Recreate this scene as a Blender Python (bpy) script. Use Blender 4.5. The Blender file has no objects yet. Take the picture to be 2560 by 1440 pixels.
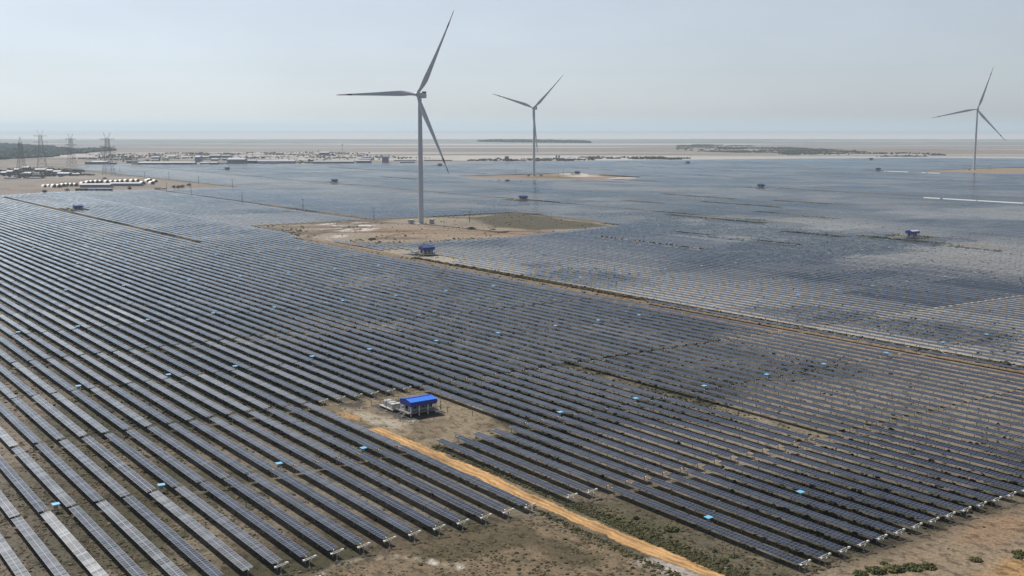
import bpy, math, random
import numpy as np
from mathutils import Vector, Matrix, Euler

R = math.radians
random.seed(7)
rng = np.random.default_rng(11)
sc = bpy.context.scene
COL = sc.collection

# ------------------------------------------------------------------ camera
# World axes: +Y runs along the tracker rows, +X across them; the drone hovers 90 m above the origin.
CAM_H, PITCH, HEAD, FPX = 90.0, R(8.069), R(35.332), 2814.4
cam_d = bpy.data.cameras.new("camera")
cam = bpy.data.objects.new("camera", cam_d)
COL.objects.link(cam)
cam.location = (0, 0, CAM_H)
cam.rotation_euler = (R(90) - PITCH, 0, -HEAD)
cam_d.sensor_fit = 'HORIZONTAL'
cam_d.angle = 2 * math.atan(1280 / FPX)
cam_d.clip_start, cam_d.clip_end = 1.0, 400000.0
sc.camera = cam

# ------------------------------------------------------------------ sky and sun
SUN_AZ, SUN_EL = R(-7), R(46)          # azimuth clockwise from +Y
w = bpy.data.worlds.new("World")
sc.world = w
w.use_nodes = True
nt = w.node_tree
nt.nodes.clear()
sky = nt.nodes.new("ShaderNodeTexSky")
sky.sky_type = 'NISHITA'
sky.sun_disc = False
sky.sun_elevation, sky.sun_rotation = SUN_EL, SUN_AZ % (2 * math.pi)
sky.air_density, sky.dust_density, sky.ozone_density = 1.0, 0.85, 3.0
sky.altitude = 900
bg = nt.nodes.new("ShaderNodeBackground")
bg.inputs[1].default_value = 0.07
wo = nt.nodes.new("ShaderNodeOutputWorld")
hs = nt.nodes.new("ShaderNodeHueSaturation")      # dusty, washed-out air: the whole sky less saturated, a touch cooler
hs.inputs["Saturation"].default_value = 0.30
tint = nt.nodes.new("ShaderNodeVectorMath"); tint.operation = 'MULTIPLY'
tint.inputs[1].default_value = (0.935, 0.985, 1.055)
nt.links.new(sky.outputs[0], hs.inputs["Color"])
tc = nt.nodes.new("ShaderNodeTexCoord")
mpv = nt.nodes.new("ShaderNodeMapping"); mpv.inputs["Scale"].default_value = (2.2, 2.2, 9.0)
vn = nt.nodes.new("ShaderNodeTexNoise"); vn.inputs["Scale"].default_value, vn.inputs["Detail"].default_value = 2.0, 6
vr = nt.nodes.new("ShaderNodeMapRange")
vr.inputs[1].default_value, vr.inputs[2].default_value, vr.inputs[3].default_value, vr.inputs[4].default_value = 0.42, 0.75, 0.985, 1.07
veil = nt.nodes.new("ShaderNodeVectorMath"); veil.operation = 'SCALE'      # a faint veil of high cloud over the whole sky
nt.links.new(tc.outputs["Generated"], mpv.inputs["Vector"])
nt.links.new(mpv.outputs[0], vn.inputs["Vector"])
nt.links.new(vn.outputs["Fac"], vr.inputs[0])
nt.links.new(hs.outputs[0], veil.inputs[0])
nt.links.new(vr.outputs[0], veil.inputs["Scale"])
nt.links.new(veil.outputs[0], tint.inputs[0])
nt.links.new(tint.outputs[0], bg.inputs[0])
nt.links.new(bg.outputs[0], wo.inputs[0])
sd = bpy.data.lights.new("sun", 'SUN')
sd.energy, sd.angle, sd.color = 4.3, R(0.53), (1.0, 0.95, 0.87)
sun = bpy.data.objects.new("sun", sd)
COL.objects.link(sun)
SUNV = Vector((math.sin(SUN_AZ) * math.cos(SUN_EL), math.cos(SUN_AZ) * math.cos(SUN_EL), math.sin(SUN_EL)))
sun.rotation_euler = SUNV.to_track_quat('Z', 'Y').to_euler()
sun.location = (0, 0, 500)

vs = sc.view_settings
vs.view_transform, vs.look, vs.gamma, vs.use_curve_mapping = 'Standard', 'None', 1.0, False
vs.exposure = 0.40
sc.render.engine = 'CYCLES'
cy = sc.cycles
cy.max_bounces, cy.diffuse_bounces, cy.glossy_bounces = 4, 2, 3
cy.transmission_bounces, cy.volume_bounces, cy.transparent_max_bounces = 2, 1, 4
cy.use_denoising = True
cy.sample_clamp_indirect = 4.0
cy.caustics_reflective = cy.caustics_refractive = False

# ------------------------------------------------------------------ helpers
def cam_vec(x, y):
    a, b, f = x - 1280.0, 720.0 - y, FPX
    c, s = math.cos(PITCH), math.sin(PITCH)
    up, fw = b * c - f * s, b * s + f * c
    ch, sh = math.cos(HEAD), math.sin(HEAD)
    return Vector((a * ch + fw * sh, -a * sh + fw * ch, up))

def at(x, y, z=0.0):
    """Ground point (at height z) seen at pixel x, y of the 2560 px wide survey photo."""
    r = cam_vec(x, y)
    t = (z - CAM_H) / r.z
    return Vector((r.x * t, r.y * t, z))

def project(p):
    """pixel position and distance of arrays of points (n,3)"""
    p = np.asarray(p, float).reshape(-1, 3)
    ch, sh = math.cos(HEAD), math.sin(HEAD)
    a = p[:, 0] * ch - p[:, 1] * sh
    fw = p[:, 0] * sh + p[:, 1] * ch
    up = p[:, 2] - CAM_H
    c, s = math.cos(PITCH), math.sin(PITCH)
    b = up * c + fw * s
    d = fw * c - up * s
    return 1280 + FPX * a / d, 720 - FPX * b / d, d

def hash2(ix, iy, seed):
    h = (ix.astype(np.int64) * 374761393 + iy.astype(np.int64) * 668265263 + seed * 974711) & 0x7fffffff
    h = ((h ^ (h >> 13)) * 1274126177) & 0x7fffffff
    return ((h ^ (h >> 16)) & 0xffff) / 65535.0

def vnoise(x, y, scale, seed=0, octaves=3):
    out = np.zeros_like(np.asarray(x, float))
    amp, tot = 1.0, 0.0
    for o in range(octaves):
        u, v = np.asarray(x) / scale, np.asarray(y) / scale
        ix, iy = np.floor(u), np.floor(v)
        fx, fy = u - ix, v - iy
        fx, fy = fx * fx * (3 - 2 * fx), fy * fy * (3 - 2 * fy)
        s = seed + o * 17
        n = (hash2(ix, iy, s) * (1 - fx) + hash2(ix + 1, iy, s) * fx) * (1 - fy) + \
            (hash2(ix, iy + 1, s) * (1 - fx) + hash2(ix + 1, iy + 1, s) * fx) * fy
        out += amp * n
        tot += amp
        amp *= 0.5
        scale *= 0.5
    return out / tot

def sstep(a, b, x):
    t = np.clip((x - a) / (b - a), 0, 1)
    return t * t * (3 - 2 * t)

def poly_sd(px, py, poly):
    """signed distance (negative inside) to polygon, arrays"""
    px, py = np.asarray(px, float), np.asarray(py, float)
    d = np.full(px.shape, 1e18)
    inside = np.zeros(px.shape, bool)
    n = len(poly)
    for i in range(n):
        ax, ay = poly[i]
        bx, by = poly[(i + 1) % n]
        ex, ey = bx - ax, by - ay
        t = np.clip(((px - ax) * ex + (py - ay) * ey) / (ex * ex + ey * ey + 1e-9), 0, 1)
        d = np.minimum(d, (px - ax - t * ex) ** 2 + (py - ay - t * ey) ** 2)
        cond = (ay > py) != (by > py)
        xx = (bx - ax) * (py - ay) / (by - ay + 1e-12) + ax
        inside ^= cond & (px < xx)
    d = np.sqrt(d)
    return np.where(inside, -d, d)

class MB:
    """collects boxes, beams, lathes and quads of several materials into ONE mesh"""
    def __init__(self):
        self.v, self.f, self.m = [], [], []
    def add(self, vs_, fs, mi=0):
        o = len(self.v)
        self.v += [tuple(p) for p in vs_]
        self.f += [tuple(i + o for i in f) for f in fs]
        self.m += [mi] * len(fs)
        return self
    def box(self, c, s, mi=0, rot=None, bottom=True):
        x, y, z = s[0] / 2, s[1] / 2, s[2] / 2
        p = [Vector(q) for q in ((-x, -y, -z), (x, -y, -z), (x, y, -z), (-x, y, -z), (-x, -y, z), (x, -y, z), (x, y, z), (-x, y, z))]
        if rot is not None:
            p = [rot @ q for q in p]
        p = [q + Vector(c) for q in p]
        fs = [(4, 5, 6, 7), (0, 1, 5, 4), (1, 2, 6, 5), (2, 3, 7, 6), (3, 0, 4, 7)]
        if bottom:
            fs.append((3, 2, 1, 0))
        return self.add(p, fs, mi)
    def beam(self, a, b, w_, mi=0, n=4, w2=None):
        a, b = Vector(a), Vector(b)
        d = (b - a).normalized()
        q = d.to_track_quat('Z', 'Y')
        w2 = w_ if w2 is None else w2
        p = []
        for (c, r) in ((a, w_ / 2), (b, w2 / 2)):
            for i in range(n):
                t = 2 * math.pi * (i + .5) / n
                p.append(c + q @ Vector((r * math.cos(t), r * math.sin(t), 0)))
        fs = [(i, (i + 1) % n, n + (i + 1) % n, n + i) for i in range(n)]
        fs += [tuple(range(n))[::-1], tuple(range(n, 2 * n))]
        return self.add(p, fs, mi)
    def lathe(self, prof, n=24, mi=0, c=(0, 0, 0)):
        p, fs = [], []
        for (r, z) in prof:
            for i in range(n):
                t = 2 * math.pi * i / n
                p.append((c[0] + r * math.cos(t), c[1] + r * math.sin(t), c[2] + z))
        for k in range(len(prof) - 1):
            for i in range(n):
                j = (i + 1) % n
                fs.append((k * n + i, k * n + j, (k + 1) * n + j, (k + 1) * n + i))
        fs.append(tuple(range(n))[::-1])
        fs.append(tuple(range((len(prof) - 1) * n, len(prof) * n)))
        return self.add(p, fs, mi)
    def mesh(self, name, mats, smooth=False):
        me = bpy.data.meshes.new(name)
        me.from_pydata([tuple(q) for q in self.v], [], self.f)
        for m_ in (mats if isinstance(mats, (list, tuple)) else [mats]):
            me.materials.append(m_)
        me.polygons.foreach_set("material_index", self.m)
        if smooth:
            me.polygons.foreach_set("use_smooth", [True] * len(self.f))
            try:
                me.set_sharp_from_angle(angle=R(40))
            except Exception:
                pass
        me.update()
        return me

def fast_mesh(name, verts, faces_flat, loop_tot, mats, mat_idx=None, smooth=False):
    me = bpy.data.meshes.new(name)
    verts = np.asarray(verts, np.float32)
    faces_flat = np.asarray(faces_flat, np.int32)
    me.vertices.add(len(verts))
    me.vertices.foreach_set("co", verts.ravel())
    nf = len(faces_flat) // loop_tot
    me.loops.add(len(faces_flat))
    me.loops.foreach_set("vertex_index", faces_flat.ravel())
    me.polygons.add(nf)
    me.polygons.foreach_set("loop_start", np.arange(nf, dtype=np.int32) * loop_tot)
    try:
        me.polygons.foreach_set("loop_total", np.full(nf, loop_tot, np.int32))
    except Exception:
        pass
    for m_ in mats:
        me.materials.append(m_)
    if mat_idx is not None:
        me.polygons.foreach_set("material_index", np.asarray(mat_idx, np.int32))
    me.polygons.foreach_set("use_smooth", np.full(nf, smooth))
    me.update(calc_edges=True)
    me.validate()
    return me

def obj(name, me, parent=None, loc=(0, 0, 0), rot=(0, 0, 0), **props):
    o = bpy.data.objects.new(name, me)
    COL.objects.link(o)
    if parent is not None:
        o.parent = parent
    o.location, o.rotation_euler = loc, rot
    for k, v in props.items():
        o[k] = v
    return o

def tag(o, label, cat, group=None):
    o["label"], o["category"] = label, cat
    if group:
        o["group"] = group
    return o

def thing(name, label, cat, loc, rotz=0.0, group=None):
    o = bpy.data.objects.new(name, None)
    o.empty_display_size = 0.5
    COL.objects.link(o)
    o.location, o.rotation_euler = loc, (0, 0, rotz)
    return tag(o, label, cat, group)

def copy_tree(o, parent=None):
    c = o.copy()
    COL.objects.link(c)
    c.parent = parent
    for ch in [q for q in CHILDREN.get(o.name, [])]:
        d = ch.copy()
        COL.objects.link(d)
        d.parent = c
        CHILDREN.setdefault(c.name, []).append(d)
        for g in CHILDREN.get(ch.name, []):
            e = g.copy()
            COL.objects.link(e)
            e.parent = d
    return c
CHILDREN = {}
def part(name, me, parent, loc=(0, 0, 0), rot=(0, 0, 0), **props):
    o = obj(name, me, parent, loc, rot, **props)
    CHILDREN.setdefault(parent.name, []).append(o)
    return o

# ------------------------------------------------------------------ materials
def mat(name, col, rough=0.6, metal=0.0, spec=0.5, noise=0.0, nscale=1.0, col2=None, bump=0.0):
    m = bpy.data.materials.new(name)
    m.use_nodes = True
    t = m.node_tree
    b = t.nodes["Principled BSDF"]
    b.inputs["Base Color"].default_value = (*col, 1)
    b.inputs["Roughness"].default_value = rough
    b.inputs["Metallic"].default_value = metal
    b.inputs["Specular IOR Level"].default_value = spec
    if noise or col2 or bump:
        g = t.nodes.new("ShaderNodeNewGeometry")
        n = t.nodes.new("ShaderNodeTexNoise")
        n.inputs["Scale"].default_value = nscale
        n.inputs["Detail"].default_value = 4
        t.links.new(g.outputs["Position"], n.inputs["Vector"])
        r = t.nodes.new("ShaderNodeValToRGB")
        c2 = col2 or tuple(c * (1 - noise) for c in col)
        r.color_ramp.elements[0].position, r.color_ramp.elements[1].position = 0.35, 0.65
        r.color_ramp.elements[0].color = (*c2, 1)
        r.color_ramp.elements[1].color = (*col, 1)
        t.links.new(n.outputs["Fac"], r.inputs[0])
        t.links.new(r.outputs[0], b.inputs["Base Color"])
        if bump:
            bp = t.nodes.new("ShaderNodeBump")
            bp.inputs["Strength"].default_value = bump
            t.links.new(n.outputs["Fac"], bp.inputs["Height"])
            t.links.new(bp.outputs[0], b.inputs["Normal"])
    return m

def glass_mat():
    """dark blue solar glass; attribute mod_rand varies dust and gloss from module to module"""
    m = bpy.data.materials.new("solar_glass")
    m.use_nodes = True
    t = m.node_tree
    b = t.nodes["Principled BSDF"]
    at_ = t.nodes.new("ShaderNodeAttribute")
    at_.attribute_name = "mod_rand"
    oi = t.nodes.new("ShaderNodeObjectInfo")
    add = t.nodes.new("ShaderNodeMath"); add.operation = 'ADD'
    fr = t.nodes.new("ShaderNodeMath"); fr.operation = 'FRACT'
    t.links.new(at_.outputs["Fac"], add.inputs[0])
    t.links.new(oi.outputs["Random"], add.inputs[1])
    t.links.new(add.outputs[0], fr.inputs[0])
    cr = t.nodes.new("ShaderNodeValToRGB")
    e = cr.color_ramp.elements
    e[0].position, e[0].color = 0.0, (0.003, 0.0055, 0.017, 1)
    e[1].position, e[1].color = 1.0, (0.008, 0.013, 0.040, 1)
    t.links.new(fr.outputs[0], cr.inputs[0])
    # thin dust film in broad drifts
    g = t.nodes.new("ShaderNodeNewGeometry")
    n = t.nodes.new("ShaderNodeTexNoise")
    n.inputs["Scale"].default_value = 0.02
    n.inputs["Detail"].default_value = 3
    t.links.new(g.outputs["Position"], n.inputs["Vector"])
    mr = t.nodes.new("ShaderNodeMapRange")
    mr.inputs[1].default_value, mr.inputs[2].default_value = 0.35, 0.7
    mr.inputs[3].default_value, mr.inputs[4].default_value = 0.0, 0.06
    t.links.new(n.outputs["Fac"], mr.inputs[0])
    mx = t.nodes.new("ShaderNodeMix"); mx.data_type = 'RGBA'
    t.links.new(mr.outputs[0], mx.inputs[0])
    t.links.new(cr.outputs[0], mx.inputs[6])
    mx.inputs[7].default_value = (0.27, 0.26, 0.25, 1)
    t.links.new(mx.outputs[2], b.inputs["Base Color"])
    b.inputs["Roughness"].default_value = 0.6
    b.inputs["Specular IOR Level"].default_value = 0.0
    # the anti-reflective coat mirrors the sky with a blue cast ...
    rr = t.nodes.new("ShaderNodeMapRange")
    rr.inputs[3].default_value, rr.inputs[4].default_value = 0.07, 0.20
    t.links.new(fr.outputs[0], rr.inputs[0])
    g1 = t.nodes.new("ShaderNodeBsdfGlossy")
    g1.inputs["Color"].default_value = (0.66, 0.84, 1.0, 1)
    t.links.new(rr.outputs[0], g1.inputs["Roughness"])
    f1 = t.nodes.new("ShaderNodeFresnel"); f1.inputs["IOR"].default_value = 1.31
    m1 = t.nodes.new("ShaderNodeMixShader")
    t.links.new(f1.outputs[0], m1.inputs[0])
    t.links.new(b.outputs[0], m1.inputs[1]); t.links.new(g1.outputs[0], m1.inputs[2])
    # ... and the dust film on some tables scatters the sun in a wide glare
    g2 = t.nodes.new("ShaderNodeBsdfGlossy")
    g2.inputs["Color"].default_value = (0.95, 0.95, 0.92, 1)
    g2.inputs["Roughness"].default_value = 0.31
    f2 = t.nodes.new("ShaderNodeFresnel"); f2.inputs["IOR"].default_value = 1.5
    sm = t.nodes.new("ShaderNodeMapRange")
    sm.inputs[3].default_value, sm.inputs[4].default_value = 0.55, 1.0
    t.links.new(fr.outputs[0], sm.inputs[0])
    c1 = t.nodes.new("ShaderNodeMath"); c1.operation = 'MULTIPLY'
    c2 = t.nodes.new("ShaderNodeMath"); c2.operation = 'MULTIPLY'
    t.links.new(sm.outputs[0], c1.inputs[0]); t.links.new(oi.outputs["Color"], c1.inputs[1])
    t.links.new(c1.outputs[0], c2.inputs[0]); t.links.new(f2.outputs[0], c2.inputs[1])
    m2 = t.nodes.new("ShaderNodeMixShader")
    t.links.new(c2.outputs[0], m2.inputs[0])
    t.links.new(m1.outputs[0], m2.inputs[1]); t.links.new(g2.outputs[0], m2.inputs[2])
    t.links.new(m2.outputs[0], t.nodes["Material Output"].inputs["Surface"])
    return m

def attr_mat(name, attr, rough=0.9, nscale=0.6, namp=0.35, bump=0.5, bscale=1.5, patch=False):
    m = bpy.data.materials.new(name)
    m.use_nodes = True
    t = m.node_tree
    b = t.nodes["Principled BSDF"]
    b.inputs["Roughness"].default_value = rough
    b.inputs["Specular IOR Level"].default_value = 0.15
    a = t.nodes.new("ShaderNodeAttribute")
    a.attribute_name = attr
    g = t.nodes.new("ShaderNodeNewGeometry")
    n = t.nodes.new("ShaderNodeTexNoise")
    n.inputs["Scale"].default_value, n.inputs["Detail"].default_value = nscale, 6
    n.inputs["Roughness"].default_value = 0.65
    t.links.new(g.outputs["Position"], n.inputs["Vector"])
    mr = t.nodes.new("ShaderNodeMapRange")
    mr.inputs[1].default_value, mr.inputs[2].default_value = 0.25, 0.75
    mr.inputs[3].default_value, mr.inputs[4].default_value = 1 - namp, 1 + namp
    t.links.new(n.outputs["Fac"], mr.inputs[0])
    mx = t.nodes.new("ShaderNodeVectorMath"); mx.operation = 'SCALE'
    t.links.new(a.outputs["Color"], mx.inputs[0])
    t.links.new(mr.outputs[0], mx.inputs["Scale"])
    if patch:      # dry scrub and litter in ragged metre-sized patches
        mp = t.nodes.new("ShaderNodeMapping")
        mp.inputs["Rotation"].default_value = (0, 0, R(22))
        mp.inputs["Scale"].default_value = (0.42, 0.24, 1)
        t.links.new(g.outputs["Position"], mp.inputs["Vector"])
        n3 = t.nodes.new("ShaderNodeTexNoise")
        n3.inputs["Scale"].default_value, n3.inputs["Detail"].default_value, n3.inputs["Roughness"].default_value = 1.0, 7, 0.7
        t.links.new(mp.outputs[0], n3.inputs["Vector"])
        m3 = t.nodes.new("ShaderNodeMapRange")
        m3.inputs[1].default_value, m3.inputs[2].default_value = 0.50, 0.60
        m3.inputs[3].default_value, m3.inputs[4].default_value = 1.0, 0.48
        t.links.new(n3.outputs["Fac"], m3.inputs[0])
        mx2 = t.nodes.new("ShaderNodeVectorMath"); mx2.operation = 'SCALE'
        t.links.new(mx.outputs[0], mx2.inputs[0])
        t.links.new(m3.outputs[0], mx2.inputs["Scale"])
        mx = mx2
    t.links.new(mx.outputs[0], b.inputs["Base Color"])
    if bump:
        n2 = t.nodes.new("ShaderNodeTexNoise")
        n2.inputs["Scale"].default_value, n2.inputs["Detail"].default_value = bscale, 5
        t.links.new(g.outputs["Position"], n2.inputs["Vector"])
        bp = t.nodes.new("ShaderNodeBump")
        bp.inputs["Strength"].default_value = bump
        bp.inputs["Distance"].default_value = 0.25
        t.links.new(n2.outputs["Fac"], bp.inputs["Height"])
        t.links.new(bp.outputs[0], b.inputs["Normal"])
    return m

M = {
    'glass': glass_mat(),
    'alu': mat("aluminium_frame", (0.15, 0.155, 0.17), 0.5, 0.2),
    'back': mat("panel_back", (0.06, 0.065, 0.075), 0.5),
    'steel': mat("galvanised_steel", (0.33, 0.34, 0.35), 0.5, 0.5, noise=0.2, nscale=2),
    'darksteel': mat("weathered_steel", (0.10, 0.10, 0.10), 0.7),
    'white': mat("white_paint", (0.78, 0.78, 0.76), 0.35, noise=0.06, nscale=0.3),
    'turbine': mat("turbine_white", (0.45, 0.49, 0.56), 0.3, noise=0.05, nscale=0.05),
    'red': mat("blade_band_red", (0.11, 0.022, 0.02), 0.4),
    'grey': mat("grey_paint", (0.34, 0.35, 0.36), 0.5, noise=0.1, nscale=1),
    'dark': mat("dark_grille", (0.03, 0.035, 0.04), 0.6),
    'concrete': mat("concrete", (0.42, 0.40, 0.37), 0.85, noise=0.25, nscale=0.8),
    'slab': mat("grey_slab", (0.22, 0.21, 0.20), 0.85, noise=0.3, nscale=0.8),
    'blue': mat("blue_roof_sheet", (0.035, 0.20, 0.82), 0.32, 0.0, noise=0.12, nscale=0.7),
    'bluedeep': mat("blue_fascia_sheet", (0.008, 0.03, 0.27), 0.4),
    'cyan': mat("pale_blue_sheet", (0.10, 0.52, 0.85), 0.3, spec=1.0, noise=0.05, nscale=3),
    'wood': mat("weathered_pole", (0.16, 0.14, 0.13), 0.9),
    'tarp': mat("white_tent_cloth", (0.80, 0.80, 0.78), 0.7),
    'tentend': mat("tent_end_wall", (0.20, 0.17, 0.14), 0.9),
    'wallw': mat("pale_wall", (0.55, 0.54, 0.52), 0.8, noise=0.1, nscale=0.2),
    'wallb': mat("blue_grey_wall", (0.20, 0.23, 0.32), 0.7, noise=0.15, nscale=0.2),
    'walld': mat("dark_shed_wall", (0.13, 0.13, 0.15), 0.8, noise=0.2, nscale=0.2),
    'roofw': mat("white_roof_sheet", (0.35, 0.36, 0.39), 0.5),
    'roofg': mat("grey_roof_sheet", (0.32, 0.34, 0.40), 0.6),
    'winm': mat("window_dark", (0.03, 0.04, 0.05), 0.2),
    'bark': mat("bark", (0.12, 0.09, 0.06), 0.9),
    'stone': mat("pale_stone", (0.55, 0.50, 0.42), 0.9, noise=0.2, nscale=3),
    'ground': attr_mat("soil", "soil", 0.95, 0.9, 0.45, 0.8, 1.6, patch=True),
    'road': attr_mat("road_dirt", "soil", 0.95, 0.9, 0.16, 0.35, 1.6),
    'leaf': attr_mat("foliage", "tint", 0.9, 3.0, 0.3, 0.0),
}

cb = M['cyan'].node_tree.nodes["Principled BSDF"]
cb.inputs["Coat Weight"].default_value = 1.0
cb.inputs["Coat IOR"].default_value = 1.8
cb.inputs["Coat Roughness"].default_value = 0.25

# ------------------------------------------------------------------ field layout (metres on the ground grid)
PITCHR, ROW0 = 6.29, 88.3
Z_C, TILT, TW = 1.85, R(7.5), 2.28
U0, SEG = 206.5, 61.4
def row_v(k): return ROW0 + PITCHR * k

PAD1 = [(398, 985), (396, 850), (409, 783), (432, 762), (526, 757), (610, 775), (690, 797), (702, 984), (610, 982), (525, 986)]
PAD2 = [(1123, 1700), (1150, 1800), (1319, 1795), (1440, 1800), (1400, 1560), (1292, 1486), (1185, 1590)]
PAD3 = [(2085, 1420), (2110, 1462), (2301, 1470), (2480, 1455), (2480, 1400), (2136, 1248), (2084, 1285)]
CAMP = [(320, 1640), (420, 1690), (500, 1672), (560, 1640), (654, 1640), (655, 3200), (100, 3200), (100, 1640)]
FIELD_FAR = [(655, 2690), (803, 2880), (988, 2830), (1255, 2640), (1557, 2510), (1772, 2480), (2039, 2430),
             (2278, 2360), (2661, 2250), (3034, 2100), (3208, 1870), (3500, 1700)]
HUTS = [(173.6, 300.0), (409.0, 686.0), (322.0, 1283.0), (806.0, 560.0), (823.0, 1140.0), (1287.0, 1169.0), (840.0, 1698.0),
        (909.0, 2352.0), (1383.0, 1733.0), (1422.0, 2308.0), (2036.0, 2098.0), (2023.0, 1510.0), (2692.0, 2034.0)]
# single rows left out for a length (v, u0, u1)
MISSING = [(1603, 1960, 2020), (1595, 1870, 1920), (1776, 1610, 1745), (1555, 1490, 1585), (1236, 1420, 1555), (1307, 1418, 1528),
           (1401, 1568, 1715), (1061, 1003, 1140), (994, 890, 1000), (928, 996, 1068), (806, 727, 860), (916, 729, 838), (600, 594, 725),
           (679, 576, 712), (1262, 2496, 2650), (1176, 2176, 2398), (1019, 1720, 1857), (1255, 1856, 2000), (2007, 1632, 1798),
           (1752, 1037, 1175), (1306, 892, 1150), (1078, 871, 960), (990, 867, 886), (2672, 1998, 2075), (2020, 1499, 1555),
           (2470, 1510, 1653), (757, 597, 662), (774, 464, 596), (256.2, 209, 331)]

def cut(iv, a, b):
    out = []
    for (s, e) in iv:
        if b <= s or a >= e:
            out.append((s, e))
        else:
            if a > s: out.append((s, a))
            if b < e: out.append((b, e))
    return out

def poly_cross(poly, x):
    """u interval(s) of the polygon on the line v = x"""
    us = []
    n = len(poly)
    for i in range(n):
        (ax, ay), (bx, by) = poly[i], poly[(i + 1) % n]
        if (ax > x) != (bx > x):
            us.append(ay + (by - ay) * (x - ax) / (bx - ax))
    us.sort()
    return list(zip(us[::2], us[1::2]))

def row_intervals(k):
    v = row_v(k)
    # near limit: block edges, and a margin beyond what the frame shows
    lo = U0 + 0.6 if k <= 10 else 145.6
    lo = max(lo, 0.585 * v - 75)
    # far limit
    if v < 655:
        hi = 1640.0 if v > 533 else float(np.interp(v, [250, 311, 419, 486, 533], [1600, 1622, 1682, 1660, 1640]))
    else:
        hi = float(np.interp(v, [p[0] for p in FIELD_FAR], [p[1] for p in FIELD_FAR]))
    hi = min(hi, (v + 45) / 0.17)          # left edge of what the frame shows, plus a margin
    if hi <= lo:
        return []
    iv = [(lo, hi)]
    for P in (PAD1, PAD2, PAD3):
        for a, b in poly_cross(P, v):
            iv = cut(iv, a, b)
    if k == 11: iv = cut(iv, 0, U0 + 2 * SEG)
    if k in (12, 13): iv = cut(iv, 0, U0)
    if 11 <= k <= 16: iv = cut(iv, U0 + SEG, U0 + 2 * SEG)
    if k == 35: iv = cut(iv, 855, 1575)
    if k == 36: iv = cut(iv, 1255, 1320)
    if k in (47, 49): iv = cut(iv, 150, 850)
    if k == 48: iv = cut(iv, 430, 850)
    if 49 <= k <= 52: iv = cut(iv, 640, 735)
    if k == 70: iv = cut(iv, 975, 1660)
    if k == 69: iv = cut(iv, 975, 1250)
    if k == 118: iv = cut(iv, 700, 2700)
    if k == 119: iv = cut(iv, 1080, 1220)
    for (hv, hu) in HUTS[2:]:
        if hv - 13 < v < hv + 15:
            iv = cut(iv, hu - 14, hu + 26)
    for (mv, a, b) in MISSING:
        if abs(mv - v) <= (PITCHR / 2 if mv < 700 else PITCHR):
            iv = cut(iv, a, b)
    return iv

tables = []         # (k, v, ua, ub)
for k in range(-15, 520):
    v = row_v(k)
    for (a, b) in row_intervals(k):
        j0, j1 = math.floor((a - U0) / SEG), math.ceil((b - U0) / SEG)
        for j in range(j0, j1):
            ga = 0.55 if j % 2 == 0 else 0.2
            gb = 0.2 if j % 2 == 0 else 0.55
            s, e = max(a, U0 + j * SEG + ga), min(b, U0 + (j + 1) * SEG - gb)
            if e - s > 4:
                tables.append((k, v, s, e))
TB = np.array(tables)
mid = np.stack([TB[:, 1], (TB[:, 2] + TB[:, 3]) / 2, np.full(len(TB), Z_C)], 1)
px, py, pd = project(mid)
ends = []
for c in (2, 3):
    q = mid.copy(); q[:, 1] = TB[:, c]
    ends.append(project(q))
def infr(p): return (p[0] > -10) & (p[0] < 2570) & (p[1] > 300) & (p[1] < 1445) & (p[2] > 0)
inview = infr((px, py, pd)) | infr(ends[0]) | infr(ends[1])
order = np.argsort(np.where(inview, pd, 1e9))
N_IND = 300
ind_ids = [int(i) for i in order[:N_IND]]
N_DETAIL = 66

# ------------------------------------------------------------------ ground sheet with soil colours
def axis(segs):
    out = [segs[0][0]]
    for (a, b, st) in segs:
        n = max(1, int(round((b - a) / st)))
        out += list(np.linspace(a, b, n + 1)[1:])
    return np.array(out)
gx = axis([(-65000, -15000, 12500), (-15000, -3000, 2000), (-3000, -300, 300), (-300, 0, 30), (0, 280, 1.6), (280, 720, 4), (720, 2600, 16),
           (2600, 6000, 60), (6000, 16000, 250), (16000, 65000, 7000)])
gy = axis([(-65000, -5000, 15000), (-5000, -200, 800), (-200, 90, 20), (90, 345, 1.6), (345, 1000, 5), (1000, 2700, 14), (2700, 6000, 45),
           (6000, 16000, 200), (16000, 65000, 7000)])
GX, GY = np.meshgrid(gx, gy)

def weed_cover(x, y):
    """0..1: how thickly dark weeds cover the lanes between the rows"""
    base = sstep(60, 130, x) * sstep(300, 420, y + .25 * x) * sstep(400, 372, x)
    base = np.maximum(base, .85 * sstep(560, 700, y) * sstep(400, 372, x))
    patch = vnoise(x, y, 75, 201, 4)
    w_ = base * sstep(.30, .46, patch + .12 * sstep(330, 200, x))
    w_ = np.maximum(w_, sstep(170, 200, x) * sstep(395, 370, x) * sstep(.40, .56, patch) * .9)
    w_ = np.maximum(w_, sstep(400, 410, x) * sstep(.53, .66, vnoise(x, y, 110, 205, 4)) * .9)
    return w_

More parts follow.
